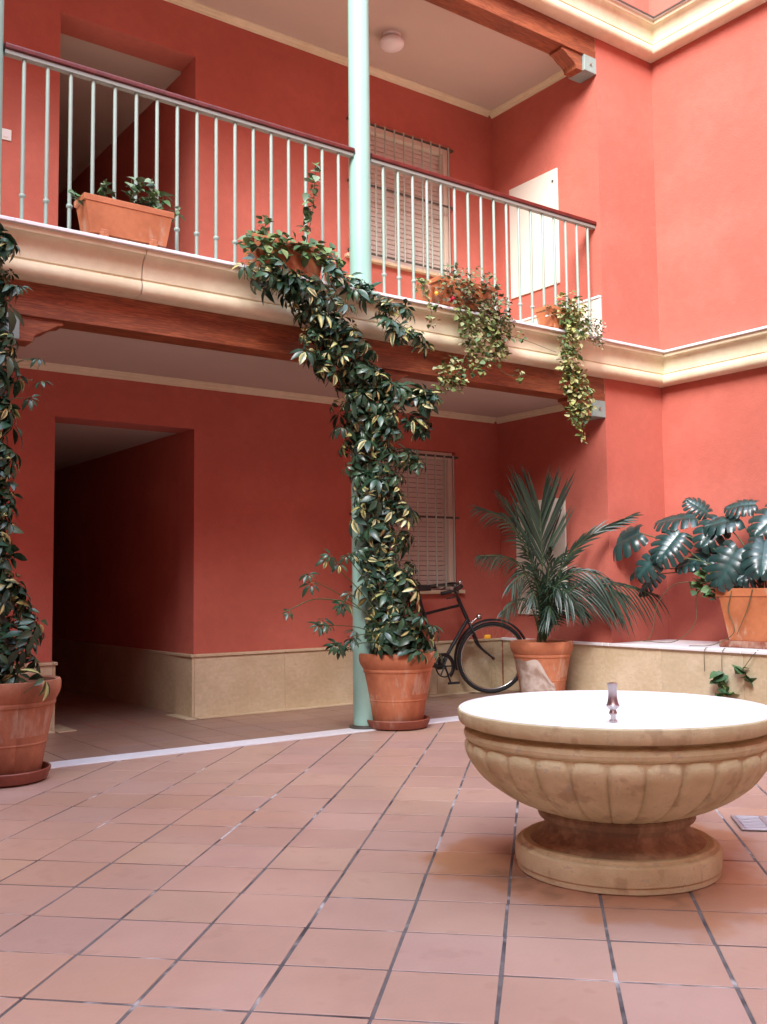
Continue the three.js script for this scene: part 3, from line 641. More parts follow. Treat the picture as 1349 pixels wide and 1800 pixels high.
// ------------------------------------------------------------------ bicycle leaning on the back wall
{
  const t = thing('bicycle', 'black city bicycle with mudguards leaning on the back wall behind the pots', 'bicycle', [5.98, .003, -7.27]);
  t.rotation.x = -.10;
  const bb = V3(0, .30, 0), rh = V3(-.47, .355, 0), seatTop = V3(-.165, .86, 0), seat = V3(-.20, 1.02, 0), hT = V3(.285, .94, 0), hB = V3(.40, .70, 0), fh = V3(.64, .355, 0);
  part(t, 'frame', [
    tube([bb, seatTop], .016, 10), tube([V3(-.145, .80, 0), V3(.30, .875, 0)], .014, 10), tube([bb, V3(.385, .735, 0)], .018, 10), tube([hT, hB], .02, 10),
    tube([bb.clone().add(V3(0, 0, .05)), rh.clone().add(V3(0, 0, .06))], .010, 8), tube([bb.clone().add(V3(0, 0, -.05)), rh.clone().add(V3(0, 0, -.06))], .010, 8),
    tube([V3(-.15, .80, .03), rh.clone().add(V3(0, 0, .06))], .009, 8), tube([V3(-.15, .80, -.03), rh.clone().add(V3(0, 0, -.06))], .009, 8), new THREE.CylinderGeometry(.028, .028, .1, 16).rotateX(Math.PI / 2).translate(0, .30, 0)], M.black);
  part(t, 'seat_post', tube([V3(-.16, .84, 0), seat], .0135, 10), M.black);
  const sd = part(t, 'saddle', (() => {
    const s = new THREE.Shape(); s.moveTo(-.14, -.085); s.bezierCurveTo(-.16, -.03, -.16, .03, -.14, .085); s.bezierCurveTo(-.06, .09, -.02, .03, .13, .022); s.bezierCurveTo(.15, .01, .15, -.01, .13, -.022); s.bezierCurveTo(-.02, -.03, -.06, -.09, -.14, -.085);
    const g = new THREE.ExtrudeGeometry(s, { depth: .03, bevelEnabled: true, bevelSize: .01, bevelThickness: .012, bevelSegments: 3 }); g.rotateX(-Math.PI / 2); return g;
  })(), M.black); sd.position.set(-.20, 1.03, 0);
  // chain set
  const cs = part(t, 'chainring', [new THREE.TorusGeometry(.098, .007, 8, 36).translate(0, .30, .055), tube([V3(-.095, .30, .055), V3(.095, .30, .055)], .008, 6), tube([V3(-.048, .383, .055), V3(.048, .217, .055)], .008, 6), tube([V3(.048, .383, .055), V3(-.048, .217, .055)], .008, 6)], M.black);
  part(cs, 'crank', [tube([V3(0, .30, .07), V3(.05, .14, .075)], .009, 8), tube([V3(0, .30, -.07), V3(-.05, .46, -.075)], .009, 8)], M.black);
  part(cs, 'pedal', [box(.005, .10, -.15, -.08, .13, .152, .004), box(-.10, -.005, .08, .15, .45, .472, .004)], M.rubber);
  part(t, 'chain_guard', (() => { const s = new THREE.Shape(); s.moveTo(.0, .125); s.absarc(0, 0, .125, Math.PI / 2, -Math.PI / 3, true); s.lineTo(.05, -.085); s.absarc(0, 0, .10, -Math.PI / 3, Math.PI / 2, false); s.lineTo(-.47, .095); s.lineTo(-.47, .125); s.closePath(); const g = new THREE.ExtrudeGeometry(s, { depth: .004, bevelEnabled: false }); g.translate(0, .30, .063); return g; })(), M.black);
  const wheel = (parent, c) => {
    const w = new THREE.Group(); w.name = 'wheel'; w.position.copy(c); parent.add(w);
    part(w, 'tyre', new THREE.TorusGeometry(.335, .019, 10, 64), M.rubber);
    part(w, 'rim', new THREE.TorusGeometry(.313, .009, 8, 64), M.chrome);
    part(w, 'hub', new THREE.CylinderGeometry(.018, .018, .09, 12).rotateX(Math.PI / 2), M.chrome);
    const sp = []; for (let i = 0; i < 32; i++) { const a = i / 32 * Math.PI * 2, b = a + (i % 2 ? .35 : -.35), z = i % 4 < 2 ? .03 : -.03; sp.push(tube([V3(Math.cos(b) * .02, Math.sin(b) * .02, z), V3(Math.cos(a) * .31, Math.sin(a) * .31, 0)], .0009, 4)); }
    part(w, 'spokes', sp, M.steel);
    return w;
  };
  wheel(t, rh);
  const arc = (R, a0, a1, wd) => { const g = []; const n = 26, pos = [], idx = []; for (let i = 0; i <= n; i++) { const a = mix(a0, a1, i / n); for (const [k, z] of [[-.012, -wd], [.004, -wd * .6], [.008, 0], [.004, wd * .6], [-.012, wd]]) pos.push(Math.cos(a) * (R + k), Math.sin(a) * (R + k), z); if (i) for (let j = 0; j < 4; j++) { const q = (i - 1) * 5 + j; idx.push(q, q + 1, q + 5, q + 1, q + 6, q + 5); } } const b = new THREE.BufferGeometry(); b.setAttribute('position', new THREE.Float32BufferAttribute(pos, 3)); b.setIndex(idx); b.computeVertexNormals(); return b; };
  part(t, 'mudguard', arc(.378, .1, 3.7, .032).translate(rh.x, rh.y, 0), M.black);
  // steering assembly turned toward the courtyard
  const st = new THREE.Group(); st.name = 'steering'; st.position.copy(hB); t.add(st);
  const ax = hT.clone().sub(hB).normalize(); st.quaternion.setFromAxisAngle(ax, -.5);
  const L = p => p.clone().sub(hB);
  part(st, 'fork', [tube([L(hB), V3(.045, -.10, .045), V3(.10, -.22, .05), L(fh).add(V3(0, 0, .05))], .013, 8, 16, .009), tube([L(hB), V3(.045, -.10, -.045), V3(.10, -.22, -.05), L(fh).add(V3(0, 0, -.05))], .013, 8, 16, .009)], M.black);
  const ww = new THREE.Group(); ww.name = 'wheel'; ww.position.copy(L(fh)); st.add(ww); st.remove(ww);
  const fw = wheel(st, L(fh));
  // front mudguard, lamp, bars
  part(st, 'mudguard', arc(.378, .05, 3.45, .032).translate(L(fh).x, L(fh).y, 0), M.black);
  part(st, 'stem', tube([L(hT), V3(-.15, .34, 0), V3(-.11, .37, 0)], .013, 8), M.black);
  part(st, 'handlebar', tube([V3(-.34, .325, .27), V3(-.22, .345, .25), V3(-.12, .37, .16), V3(-.10, .37, 0), V3(-.12, .37, -.16), V3(-.22, .345, -.25), V3(-.34, .325, -.27)], .0115, 8, 30), M.black);
  part(st, 'grip', [tube([V3(-.35, .323, .271), V3(-.25, .34, .256)], .018, 10), tube([V3(-.35, .323, -.271), V3(-.25, .34, -.256)], .018, 10)], M.rubber);
  part(st, 'brake_lever', [tube([V3(-.17, .345, .22), V3(-.2, .30, .27), V3(-.30, .275, .28)], .006, 6), tube([V3(-.17, .345, -.22), V3(-.2, .30, -.27), V3(-.30, .275, -.28)], .006, 6)], M.black);
  part(st, 'bell', new THREE.SphereGeometry(.026, 14, 10).translate(-.13, .41, .12), M.chrome);
  part(st, 'headlamp', [new THREE.SphereGeometry(.03, 12, 8).translate(.10, .06, 0), tube([V3(.02, .0, 0), V3(.10, .06, 0)], .006, 6)], M.chrome);
  part(st, 'reflector', box(-.032, .032, -.012, .012, -.02, .02, .009).translate(L(fh).x - .06, L(fh).y + .21, .03), M.yellow);
}

// ------------------------------------------------------------------ foliage builders
function leafBlade(L, Wd, o) {                                        // one leaflet along +x, folded at the rib, drooping at the tip
  const { droop = .3, fold = .25, rib = [.03, .07, .03], edge = [.03, .07, .03], shape = [.18, .62, 1.0, .72, 0] } = o;
  const n = shape.length, pos = [], col = [], idx = [];
  for (let i = 0; i < n; i++) {
    const t = i / (n - 1), x = L * t * (1 - .12 * droop * t), y = -L * droop * t * t * .6, w = Wd / 2 * shape[i];
    pos.push(x, y, 0, x, y + fold * w, w, x, y + fold * w, -w); col.push(...rib, ...edge, ...edge);
    if (i) { const a = (i - 1) * 3, b = i * 3; idx.push(a, b, a + 1, a + 1, b, b + 1, a, a + 2, b, a + 2, b + 2, b); }
  }
  const g = new THREE.BufferGeometry(); g.setAttribute('position', new THREE.Float32BufferAttribute(pos, 3)); g.setAttribute('color', new THREE.Float32BufferAttribute(col, 3)); g.setIndex(idx); g.computeVertexNormals();
  return g;
}
const GREEN = [[.022, .060, .030], [.018, .048, .024], [.030, .075, .034], [.026, .058, .040]], YEL = [[.62, .52, .20], [.70, .62, .30], [.50, .46, .16]];
function palmate(seed, varieg) {                                      // umbrella-shaped compound leaf, stalk end at the origin, axis +y
  const r = rng(seed), n = 7 + (r() < .5 ? 1 : 0), list = [];
  for (let i = 0; i < n; i++) {
    const L = .066 + .046 * r() * (1 - .2 * Math.abs(i - n / 2) / n), g0 = GREEN[Math.floor(r() * 4)], yy = YEL[Math.floor(r() * 3)];
    const isY = r() < varieg, inv = r() < .7;
    const g = leafBlade(L, L * (.34 + .1 * r()), { droop: .35 + .5 * r(), fold: .2 + .2 * r(), rib: isY && inv ? yy : g0, edge: isY && !inv ? yy : g0, shape: [.12, .78, 1, .66, 0] });
    g.translate(.02, 0, 0); g.rotateZ(-.15 - .35 * r()); g.rotateY(i / n * Math.PI * 2 + (r() - .5) * .3); list.push(g);
  }
  list.push((() => { const s = tube([V3(0, -.11, 0), V3(0, 0, 0)], .0022, 4, 1); const c = new Float32Array(s.attributes.position.count * 3); for (let i = 0; i < c.length; i += 3) { c[i] = .05; c[i + 1] = .075; c[i + 2] = .025; } s.setAttribute('color', new THREE.BufferAttribute(c, 3)); return s; })());
  return merge(list);
}
const PLAIN = [11, 12, 13, 14].map(s => palmate(s, .06)), VARI = [21, 22, 23, 24, 25, 26].map(s => palmate(s, .38));
const UP = V3(0, 1, 0);
function putLeaf(parent, geo, m, p, dir, roll, s, name = 'leaf') {
  const o = part(parent, name, geo, m); o.position.copy(p); o.quaternion.setFromUnitVectors(UP, dir.clone().normalize()); o.rotateY(roll); o.scale.setScalar(s); return o;
}
const VIEW = V3(-.59, 0, .807);                                       // towards the open courtyard
function climb(t, nodes, count, seed, vari, sc = 1, inner = false) {                 // leaves round a path of [u, y, v, radius]
  const r = rng(seed), seg = [], o = t.position, bulk = [];
  let tot = 0; for (let i = 0; i + 1 < nodes.length; i++) { const a = nodes[i], b = nodes[i + 1], l = Math.hypot(a[0] - b[0], a[1] - b[1]) * (a[3] + b[3] + .12); tot += l; seg.push([tot, a, b]); }
  for (let k = 0; k < count; k++) {
    const q = (k + r()) / count * tot, [e, a, b] = seg.find(s => q <= s[0]) || seg[seg.length - 1];
    const i = seg.findIndex(s => s[0] === e), t0 = i ? seg[i - 1][0] : 0, f = (q - t0) / (e - t0);
    const c = W(mix(a[0], b[0], f), mix(a[2], b[2], f), mix(a[1], b[1], f)), R = mix(a[3], b[3], f);
    const th = (r() * 2 - 1) * 2.4, rad = R * (inner ? .15 + .6 * r() : .35 + .68 * Math.sqrt(r()));
    // angle 0 faces the courtyard (+z and a little -x)
    const dir = V3(-.35, 0, .94).applyAxisAngle(UP, th);
    const p = c.clone().addScaledVector(V3(.81, 0, .59), Math.sin(th) * rad).addScaledVector(V3(-.59, 0, .81), Math.cos(th) * rad * .55 + .02); p.y += (r() - .5) * .1;
    if (p.z < -6.12 && Math.hypot(p.x - 4.34, p.z + 6.21) < .13) p.z = -6.07;
    const d = dir.clone().multiplyScalar(.75).add(V3((r() - .5) * .9, .45 + (r() - .3) * .7, (r() - .5) * .9));
    const lf = putLeaf(t, (r() < vari ? VARI[Math.floor(r() * 6)] : PLAIN[Math.floor(r() * 4)]), M.leaf, p.sub(o), d, r() * 6.28, sc * (.5 + 1.0 * Math.pow(r(), 1.3)));
    if (inner) { lf.updateMatrix(); bulk.push(lf.geometry.clone().applyMatrix4(lf.matrix)); t.remove(lf); }
  }
  if (inner) part(t, 'inner_foliage', bulk, M.leaf).userData.kind = 'stuff';
}
function sprig(t, from, to, seed, n = 3, vari = .2, sc = .8) {        // thin stem ending in a few compound leaves
  const r = rng(seed), o = t.position, a = W(...from), b = W(...to), m = a.clone().lerp(b, .55).add(V3(0, .05, .02));
  part(t, 'stem', tube([a.clone().sub(o), m.sub(o), b.clone().sub(o)], .005, 6, 10, .003), M.stemGreen);
  for (let i = 0; i < n; i++) { const p = b.clone().add(V3((r() - .5) * .14, (r() - .4) * .09, (r() - .3) * .1)).sub(o); putLeaf(t, r() < vari ? VARI[Math.floor(r() * 6)] : PLAIN[Math.floor(r() * 4)], M.leaf, p, V3((r() - .5) * .9 - .2, .8, .5 + (r() - .5)), r() * 6, sc * (.8 + .4 * r())); }
}
// climber on the middle column
{
  const t = thing('climbing_plant', 'variegated umbrella plant climbing the middle column and spilling over the cornice', 'climbing plant', [4.50, .51, -6.08]);
  const N = [[4.47, .62, 5.98, .27], [4.41, 1.026, 5.98, .25], [4.36, 1.411, 5.98, .235], [4.32, 1.84, 5.98, .245], [4.28, 2.225, 5.97, .28], [4.17, 2.514, 5.93, .28], [4.0, 2.74, 5.88, .255], [3.785, 2.928, 5.84, .185], [3.53, 3.128, 5.80, .15], [3.291, 3.222, 5.78, .12]];
  const o = t.position;
  for (const s of [0, 1, 2]) part(t, 'stem', tube([W(4.52 + .05 * s - .05, 6.06 + .02 * s, .5).sub(o), ...N.slice(1, 9).map((n, i) => W(n[0] + .05 * Math.sin(i * 2 + s * 2), n[2] + .07 + .02 * Math.cos(i + s * 3) - (i > 4 ? .05 : 0), n[1]).sub(o))], .014, 6, 40, .006), M.bark);
  climb(t, N, 190, 101, .36, .95);
  climb(t, N, 520, 111, .35, .82, true);
  const arms = [
    [[[4.50, .60, 5.93, .30], [4.48, .80, 5.94, .26]], 20, .2, 1.1],
    [[[3.80, 3.40, 5.86, .10], [4.0, 3.28, 5.82, .10], [4.123, 3.208, 5.81, .12], [4.45, 3.12, 5.80, .10]], 18, .3, 1],
    [[[3.16, 3.26, 5.80, .15], [3.24, 3.12, 5.80, .14], [3.50, 3.20, 5.79, .15], [3.72, 3.12, 5.79, .14], [3.95, 3.05, 5.79, .12]], 16, .3, 1],
    [[[4.42, 2.56, 5.86, .12], [4.60, 2.52, 5.83, .13], [4.78, 2.50, 5.81, .12]], 12, .3, 1.1],
    [[[3.85, 2.62, 5.85, .14], [3.70, 2.85, 5.83, .15], [3.60, 2.70, 5.85, .1]], 10, .5, 1],
    [[[4.25, 3.0, 5.81, .10], [4.40, 2.99, 5.80, .10], [4.62, 2.92, 5.80, .07]], 8, .3, 1],
    [[[4.60, 2.33, 5.93, .08], [4.74, 2.28, 5.92, .08]], 5, .6, .9], [[[4.56, 2.05, 5.93, .07], [4.66, 2.02, 5.92, .06]], 4, .6, .9]];
  arms.forEach(([n, c, v, k], i) => { climb(t, n, c, 120 + i, v, k); climb(t, n, Math.round(c * 1.3), 140 + i, v, k * .9, true); });
  const root = [4.50, 6.0, .62], S = [[3.83, 5.9, 1.25], [3.98, 5.9, 1.29], [3.71, 5.9, 1.11], [3.93, 5.9, .97], [3.79, 5.9, .80], [3.89, 5.9, .61], [3.98, 5.9, .71]];
  S.forEach((p, i) => sprig(t, root, p, 200 + i, [3, 3, 2, 3, 3, 3, 3][i], .15));
  sprig(t, root, [4.80, 5.88, .72], 220, 3, .3); sprig(t, [3.93, 5.9, .97], [3.47, 5.9, .90], 221, 1, 0, .55);
}
// the same kind of plant at the left edge
{
  const t = thing('climbing_plant', 'leafy umbrella plant climbing the column at the left picture edge', 'climbing plant', [1.58, .51, -5.86]);
  const N = [[1.57, .58, 5.72, .25], [1.56, .904, 5.75, .17], [1.52, 1.222, 5.76, .10], [1.52, 1.578, 5.8, .085], [1.50, 1.935, 5.8, .105], [1.50, 2.197, 5.8, .115], [1.485, 2.492, 5.8, .115], [1.48, 2.823, 5.78, .10], [1.46, 3.12, 5.75, .09]], o = t.position;
  for (const s of [0, 1]) part(t, 'stem', tube([W(1.58, 5.86, .5).sub(o), ...N.slice(1).map((n, i) => W(n[0] - .03 + .03 * Math.sin(i * 2 + s * 3), n[2] + .05, n[1]).sub(o))], .012, 6, 30, .005), M.bark);
  climb(t, N.map(n => [n[0], n[1], n[2], n[3] * 1.25]), 190, 301, .25, 1.1);
  climb(t, N.map(n => [n[0], n[1], n[2], n[3] * 1.1]), 160, 311, .15, 1, true);
  [[1.74, 5.75, 2.40], [1.70, 5.75, 2.28], [1.65, 5.75, 2.17], [1.63, 5.75, 1.67], [1.65, 5.7, .92], [1.68, 5.7, .81], [1.58, 5.7, 2.78], [1.58, 5.68, 3.02]].forEach((p, i) => sprig(t, [1.50, 5.78, p[2] + (i > 3 && i < 6 ? -.1 : -.14)], p, 330 + i, i < 3 ? 1 : 2, .3, .75));
}
// small-leaved trailing plants
function leaflets(list, c, R, n, r, size, cols, flat = .5) {          // scatter of small heart-shaped leaves
  for (let i = 0; i < n; i++) {
    const a = r() * 6.28, b = Math.acos(2 * r() - 1), k = Math.cbrt(r());
    const p = V3(c.x + R[0] * k * Math.sin(b) * Math.cos(a), c.y + R[1] * k * Math.cos(b), c.z + R[2] * k * Math.sin(b) * Math.sin(a));
    const col = cols[Math.floor(r() * cols.length)], s = size * (.6 + .8 * r()), e = mul(col, .8 + .5 * r());
    const g = leafBlade(s, s * .85, { droop: .5 * r(), fold: .15 + .25 * r(), rib: col, edge: e, shape: [.35, 1, .9, .5, 0] });
    g.rotateZ((r() - .7) * 1.2); g.rotateY(r() * 6.28); g.rotateX(.5 + (r() - .5) * 1.6); g.translate(p.x, p.y, p.z); list.push(g);
  }
}
function trailing(name, label, origin, nodes, cols, seed, size, per, strands) {
  const t = thing(name, label, 'trailing plant', origin, 'trailing plants on the ledge'), r = rng(seed), o = t.position, list = [];
  for (const [u, y, v, R] of nodes) leaflets(list, W(u, v - .02, y).sub(o), [R * 1.2, R * 1.2, R * .5], Math.round(per * R * R * 1500), r, size * .82, cols);
  part(t, 'foliage', list, M.leafSoft).userData.kind = 'stuff';
  for (const s of strands) part(t, 'stem', tube(s.map(p => W(...p).sub(o)), .003, 5, 16, .0018), M.stem);
  return t;
}
const IVY = [[.09, .15, .04], [.16, .20, .06], [.24, .25, .09], [.05, .10, .03], [.30, .30, .14]], MAU = [[.12, .10, .05], [.17, .13, .07], [.10, .13, .05], [.22, .20, .11], [.08, .11, .04], [.14, .17, .06]];
trailing('ivy', 'brown and green ivy crowning the window box right of the middle column', [5.15, YL + .2, -5.985], [[5.03, 3.44, 5.89, .17], [5.32, 3.45, 5.89, .17], [5.43, 3.27, 5.82, .14], [5.30, 3.25, 5.82, .10]], MAU, 41, .042, 5.5, [[[5.2, 5.95, 3.46], [5.4, 5.83, 3.3], [5.42, 5.82, 3.0]]]);
trailing('ivy', 'pale green ivy hanging over the cornice right of the middle column down to the beam', [5.1, YL + .19, -5.975], [[5.42, 3.12, 5.83, .14], [5.18, 3.08, 5.83, .16], [5.36, 2.98, 5.83, .12], [5.196, 2.86, 5.82, .12], [4.95, 2.72, 5.82, .13], [4.84, 2.66, 5.82, .10], [5.05, 3.2, 5.83, .08], [5.46, 2.95, 5.83, .06], [5.64, 2.785, 5.83, .05], [5.66, 3.10, 5.83, .04]], IVY, 42, .048, 5.2, [[[5.1, 5.9, 3.4], [5.15, 5.83, 3.1], [5.0, 5.81, 2.75]], [[5.4, 5.83, 3.1], [5.66, 5.83, 3.1], [6.1, 5.83, 3.04]], [[5.3, 5.82, 2.9], [5.5, 5.82, 2.78], [5.75, 5.83, 2.80]]]);
trailing('ivy', 'thin ivy strand beside the small clay pot on the ledge', [4.75, YL + .13, -5.98], [[4.72, 3.40, 5.93, .065], [4.74, 3.22, 5.83, .05], [4.73, 3.10, 5.83, .045]], IVY, 43, .042, 6, [[[4.75, 5.95, 3.38], [4.74, 5.83, 3.2], [4.73, 5.83, 3.06]]]);
trailing('ivy', 'long yellow-green ivy hanging from the short box at the right end of the ledge', [6.3, YL + .16, -5.985], [[6.33, 3.44, 5.89, .15], [6.33, 3.30, 5.83, .13], [6.26, 3.12, 5.83, .12], [6.26, 2.95, 5.83, .13], [6.30, 2.80, 5.83, .14], [6.38, 2.68, 5.83, .14], [6.33, 2.55, 5.83, .12], [6.36, 2.42, 5.83, .05], [6.38, 2.33, 5.83, .04]], [...IVY, [.34, .33, .12], [.30, .32, .10]], 44, .05, 6.2, [[[6.28, 5.93, 3.42], [6.26, 5.83, 3.1], [6.3, 5.83, 2.7], [6.38, 5.83, 2.34]]]);
trailing('ivy', 'pale pinkish trailing sprays at the far right end of the ledge', [6.58, YL + .1, -5.975], [[6.53, 3.37, 5.89, .13], [6.66, 3.32, 5.87, .10], [6.62, 3.20, 5.83, .07], [6.10, 3.42, 5.92, .05]], [...MAU, [.42, .36, .30], [.30, .27, .20]], 45, .034, 5.5, [[[6.4, 5.95, 3.40], [6.6, 5.86, 3.34], [6.70, 5.82, 3.14]]]);
trailing('spilling_plant', 'light green leafy plant spilling over the window box left of the middle column', [3.515, YL + .2, -5.985], [[3.20, 3.40, 5.86, .08], [3.34, 3.44, 5.86, .09], [3.46, 3.47, 5.87, .09], [3.58, 3.43, 5.86, .08], [3.70, 3.46, 5.86, .09], [3.82, 3.42, 5.87, .08], [3.86, 3.30, 5.84, .06], [3.30, 3.33, 5.85, .07]], [[.06, .13, .035], [.10, .18, .05], [.15, .22, .07], [.04, .09, .03]], 46, .075, 1.9, [[[3.4, 5.93, 3.44], [3.3, 5.86, 3.46], [3.2, 5.84, 3.36]], [[3.7, 5.93, 3.44], [3.8, 5.86, 3.46], [3.88, 5.83, 3.26]]]);
// seedlings in the window boxes
function seedlings(label, origin, spots, seed, cols, size) {
  const t = thing('seedlings', label, 'plant', origin, 'plants in the window boxes'), r = rng(seed), o = t.position;
  for (const [u, v, y0, h, lean] of spots) {
    const a = W(u, v, y0), b = W(u + lean, v - .02, y0 + h), pts = [a, a.clone().lerp(b, .5).add(V3(lean * .3, .01, 0)), b].map(p => p.sub(o)), list = [];
    part(t, 'stem', tube(pts, .0035, 5, 10, .002), M.stemGreen);
    const n = Math.round(h * 60) + 4; for (let i = 0; i < n; i++) { const f = .25 + .75 * i / n, p = pts[0].clone().lerp(pts[2], f); leaflets(list, p, [.035, .02, .035], 1, r, size, cols); }
    part(t, 'leaves', list, M.leafSoft);
  }
}
const SG = [[.07, .15, .05], [.11, .19, .07], [.16, .22, .13], [.05, .10, .04]];
seedlings('young leafy seedlings standing in the leftmost window box', [2.335, YL + .22, -5.985], [[2.18, 5.98, 3.47, .20, .02], [2.23, 5.99, 3.47, .15, -.02], [2.35, 5.98, 3.47, .24, .02], [2.41, 5.99, 3.47, .27, .01], [2.46, 5.98, 3.47, .18, .03], [2.52, 5.98, 3.47, .26, 0], [2.56, 5.98, 3.47, .20, .03], [2.61, 5.95, 3.47, .10, .07], [2.06, 5.96, 3.46, .07, -.08]], 51, SG, .055);
seedlings('tall thin shoots and leaves in the window box left of the middle column', [3.515, YL + .2, -5.985], [[3.30, 5.96, 3.44, .24, .05], [3.36, 5.96, 3.44, .12, -.08], [3.45, 5.96, 3.44, .14, .03], [3.55, 5.97, 3.44, .10, .0], [3.66, 5.96, 3.44, .72, .10], [3.72, 5.96, 3.44, .14, .04], [3.78, 5.95, 3.43, .10, .08], [3.25, 5.92, 3.42, .06, -.08], [3.60, 5.9, 3.43, .07, .02]], 52, SG, .06);
{
  const f = thing('flowers', 'small red and yellow blossoms by the clay pot in the ivy', 'flowers', [4.98, YL + .06, -5.90]);
  const g = new THREE.SphereGeometry(.017, 8, 6);
  for (const [x, y, z, m] of [[0, 0, 0, 0], [.03, .015, .01, 0], [-.13, .03, 0, 1], [.05, -.01, 0, 0]]) part(f, 'blossom', g, m ? M.yellow : M.flower).position.set(x, y, z);
  part(f, 'stem', [tube([V3(.03, -.02, -.02), V3(-.13, .02, 0)], .002, 4), tube([V3(.03, -.02, -.02), V3(.04, .0, 0)], .002, 4)], M.stemGreen);
}
// ------------------------------------------------------------------ palm
function frond(parent, pts, n, L, droop, seed, start = .28, wide = .03, splay = .9) {
  const r = rng(seed), o = parent.position, c = new THREE.CatmullRomCurve3(pts.map(p => W(...p).sub(o))), list = [];
  const st = tube(pts.map(p => W(...p).sub(o)), .008, 6, 20, .003), cc = new Float32Array(st.attributes.position.count * 3); for (let i = 0; i < cc.length; i += 3) { cc[i] = .06; cc[i + 1] = .09; cc[i + 2] = .03; } st.setAttribute('color', new THREE.BufferAttribute(cc, 3)); list.push(st);
  for (let i = 0; i < n; i++) {
    const f = start + (1 - start) * (i + .5) / n, p = c.getPointAt(f), tan = c.getTangentAt(f);
    const side0 = new THREE.Vector3().crossVectors(tan, V3(-.45, .35, .82)).normalize();
    for (const s of [-1, 1]) {
      const len = L * (.55 + .45 * Math.sin(Math.PI * Math.min(1, (f - start) / (1 - start) * .8 + .2))) * (.85 + .3 * r());
      const dir = side0.clone().multiplyScalar(s).multiplyScalar(splay * (1 - .55 * f)).addScaledVector(tan, .75 + .5 * f).add(V3(0, -.15 * droop, (r() - .5) * .35)).normalize();
      const nrm = new THREE.Vector3().crossVectors(dir, tan).normalize().multiplyScalar(s > 0 ? 1 : -1); if (nrm.z < 0) nrm.negate();
      const col = mul([.018, .040, .024], .55 + .7 * r());
      const g = leafBlade(len, wide * (.6 + .35 * r()), { droop: 0, fold: .25, rib: mul(col, 1.2), edge: col, shape: [.35, .85, 1, .95, .6, 0] });
      // bend the blade down along its length
      const q = g.attributes.position, bz = new THREE.Vector3().crossVectors(dir, nrm);
      for (let k = 0; k < q.count; k++) { const x = q.getX(k), y = q.getY(k), z = q.getZ(k), tt = x / len; const v = p.clone().addScaledVector(dir, x).addScaledVector(nrm, y).addScaledVector(bz, z); v.y -= droop * len * tt * tt * .9; q.setXYZ(k, v.x, v.y, v.z); }
      g.computeVertexNormals(); list.push(g);
    }
  }
  part(parent, 'frond', list, M.leafPalm);
}
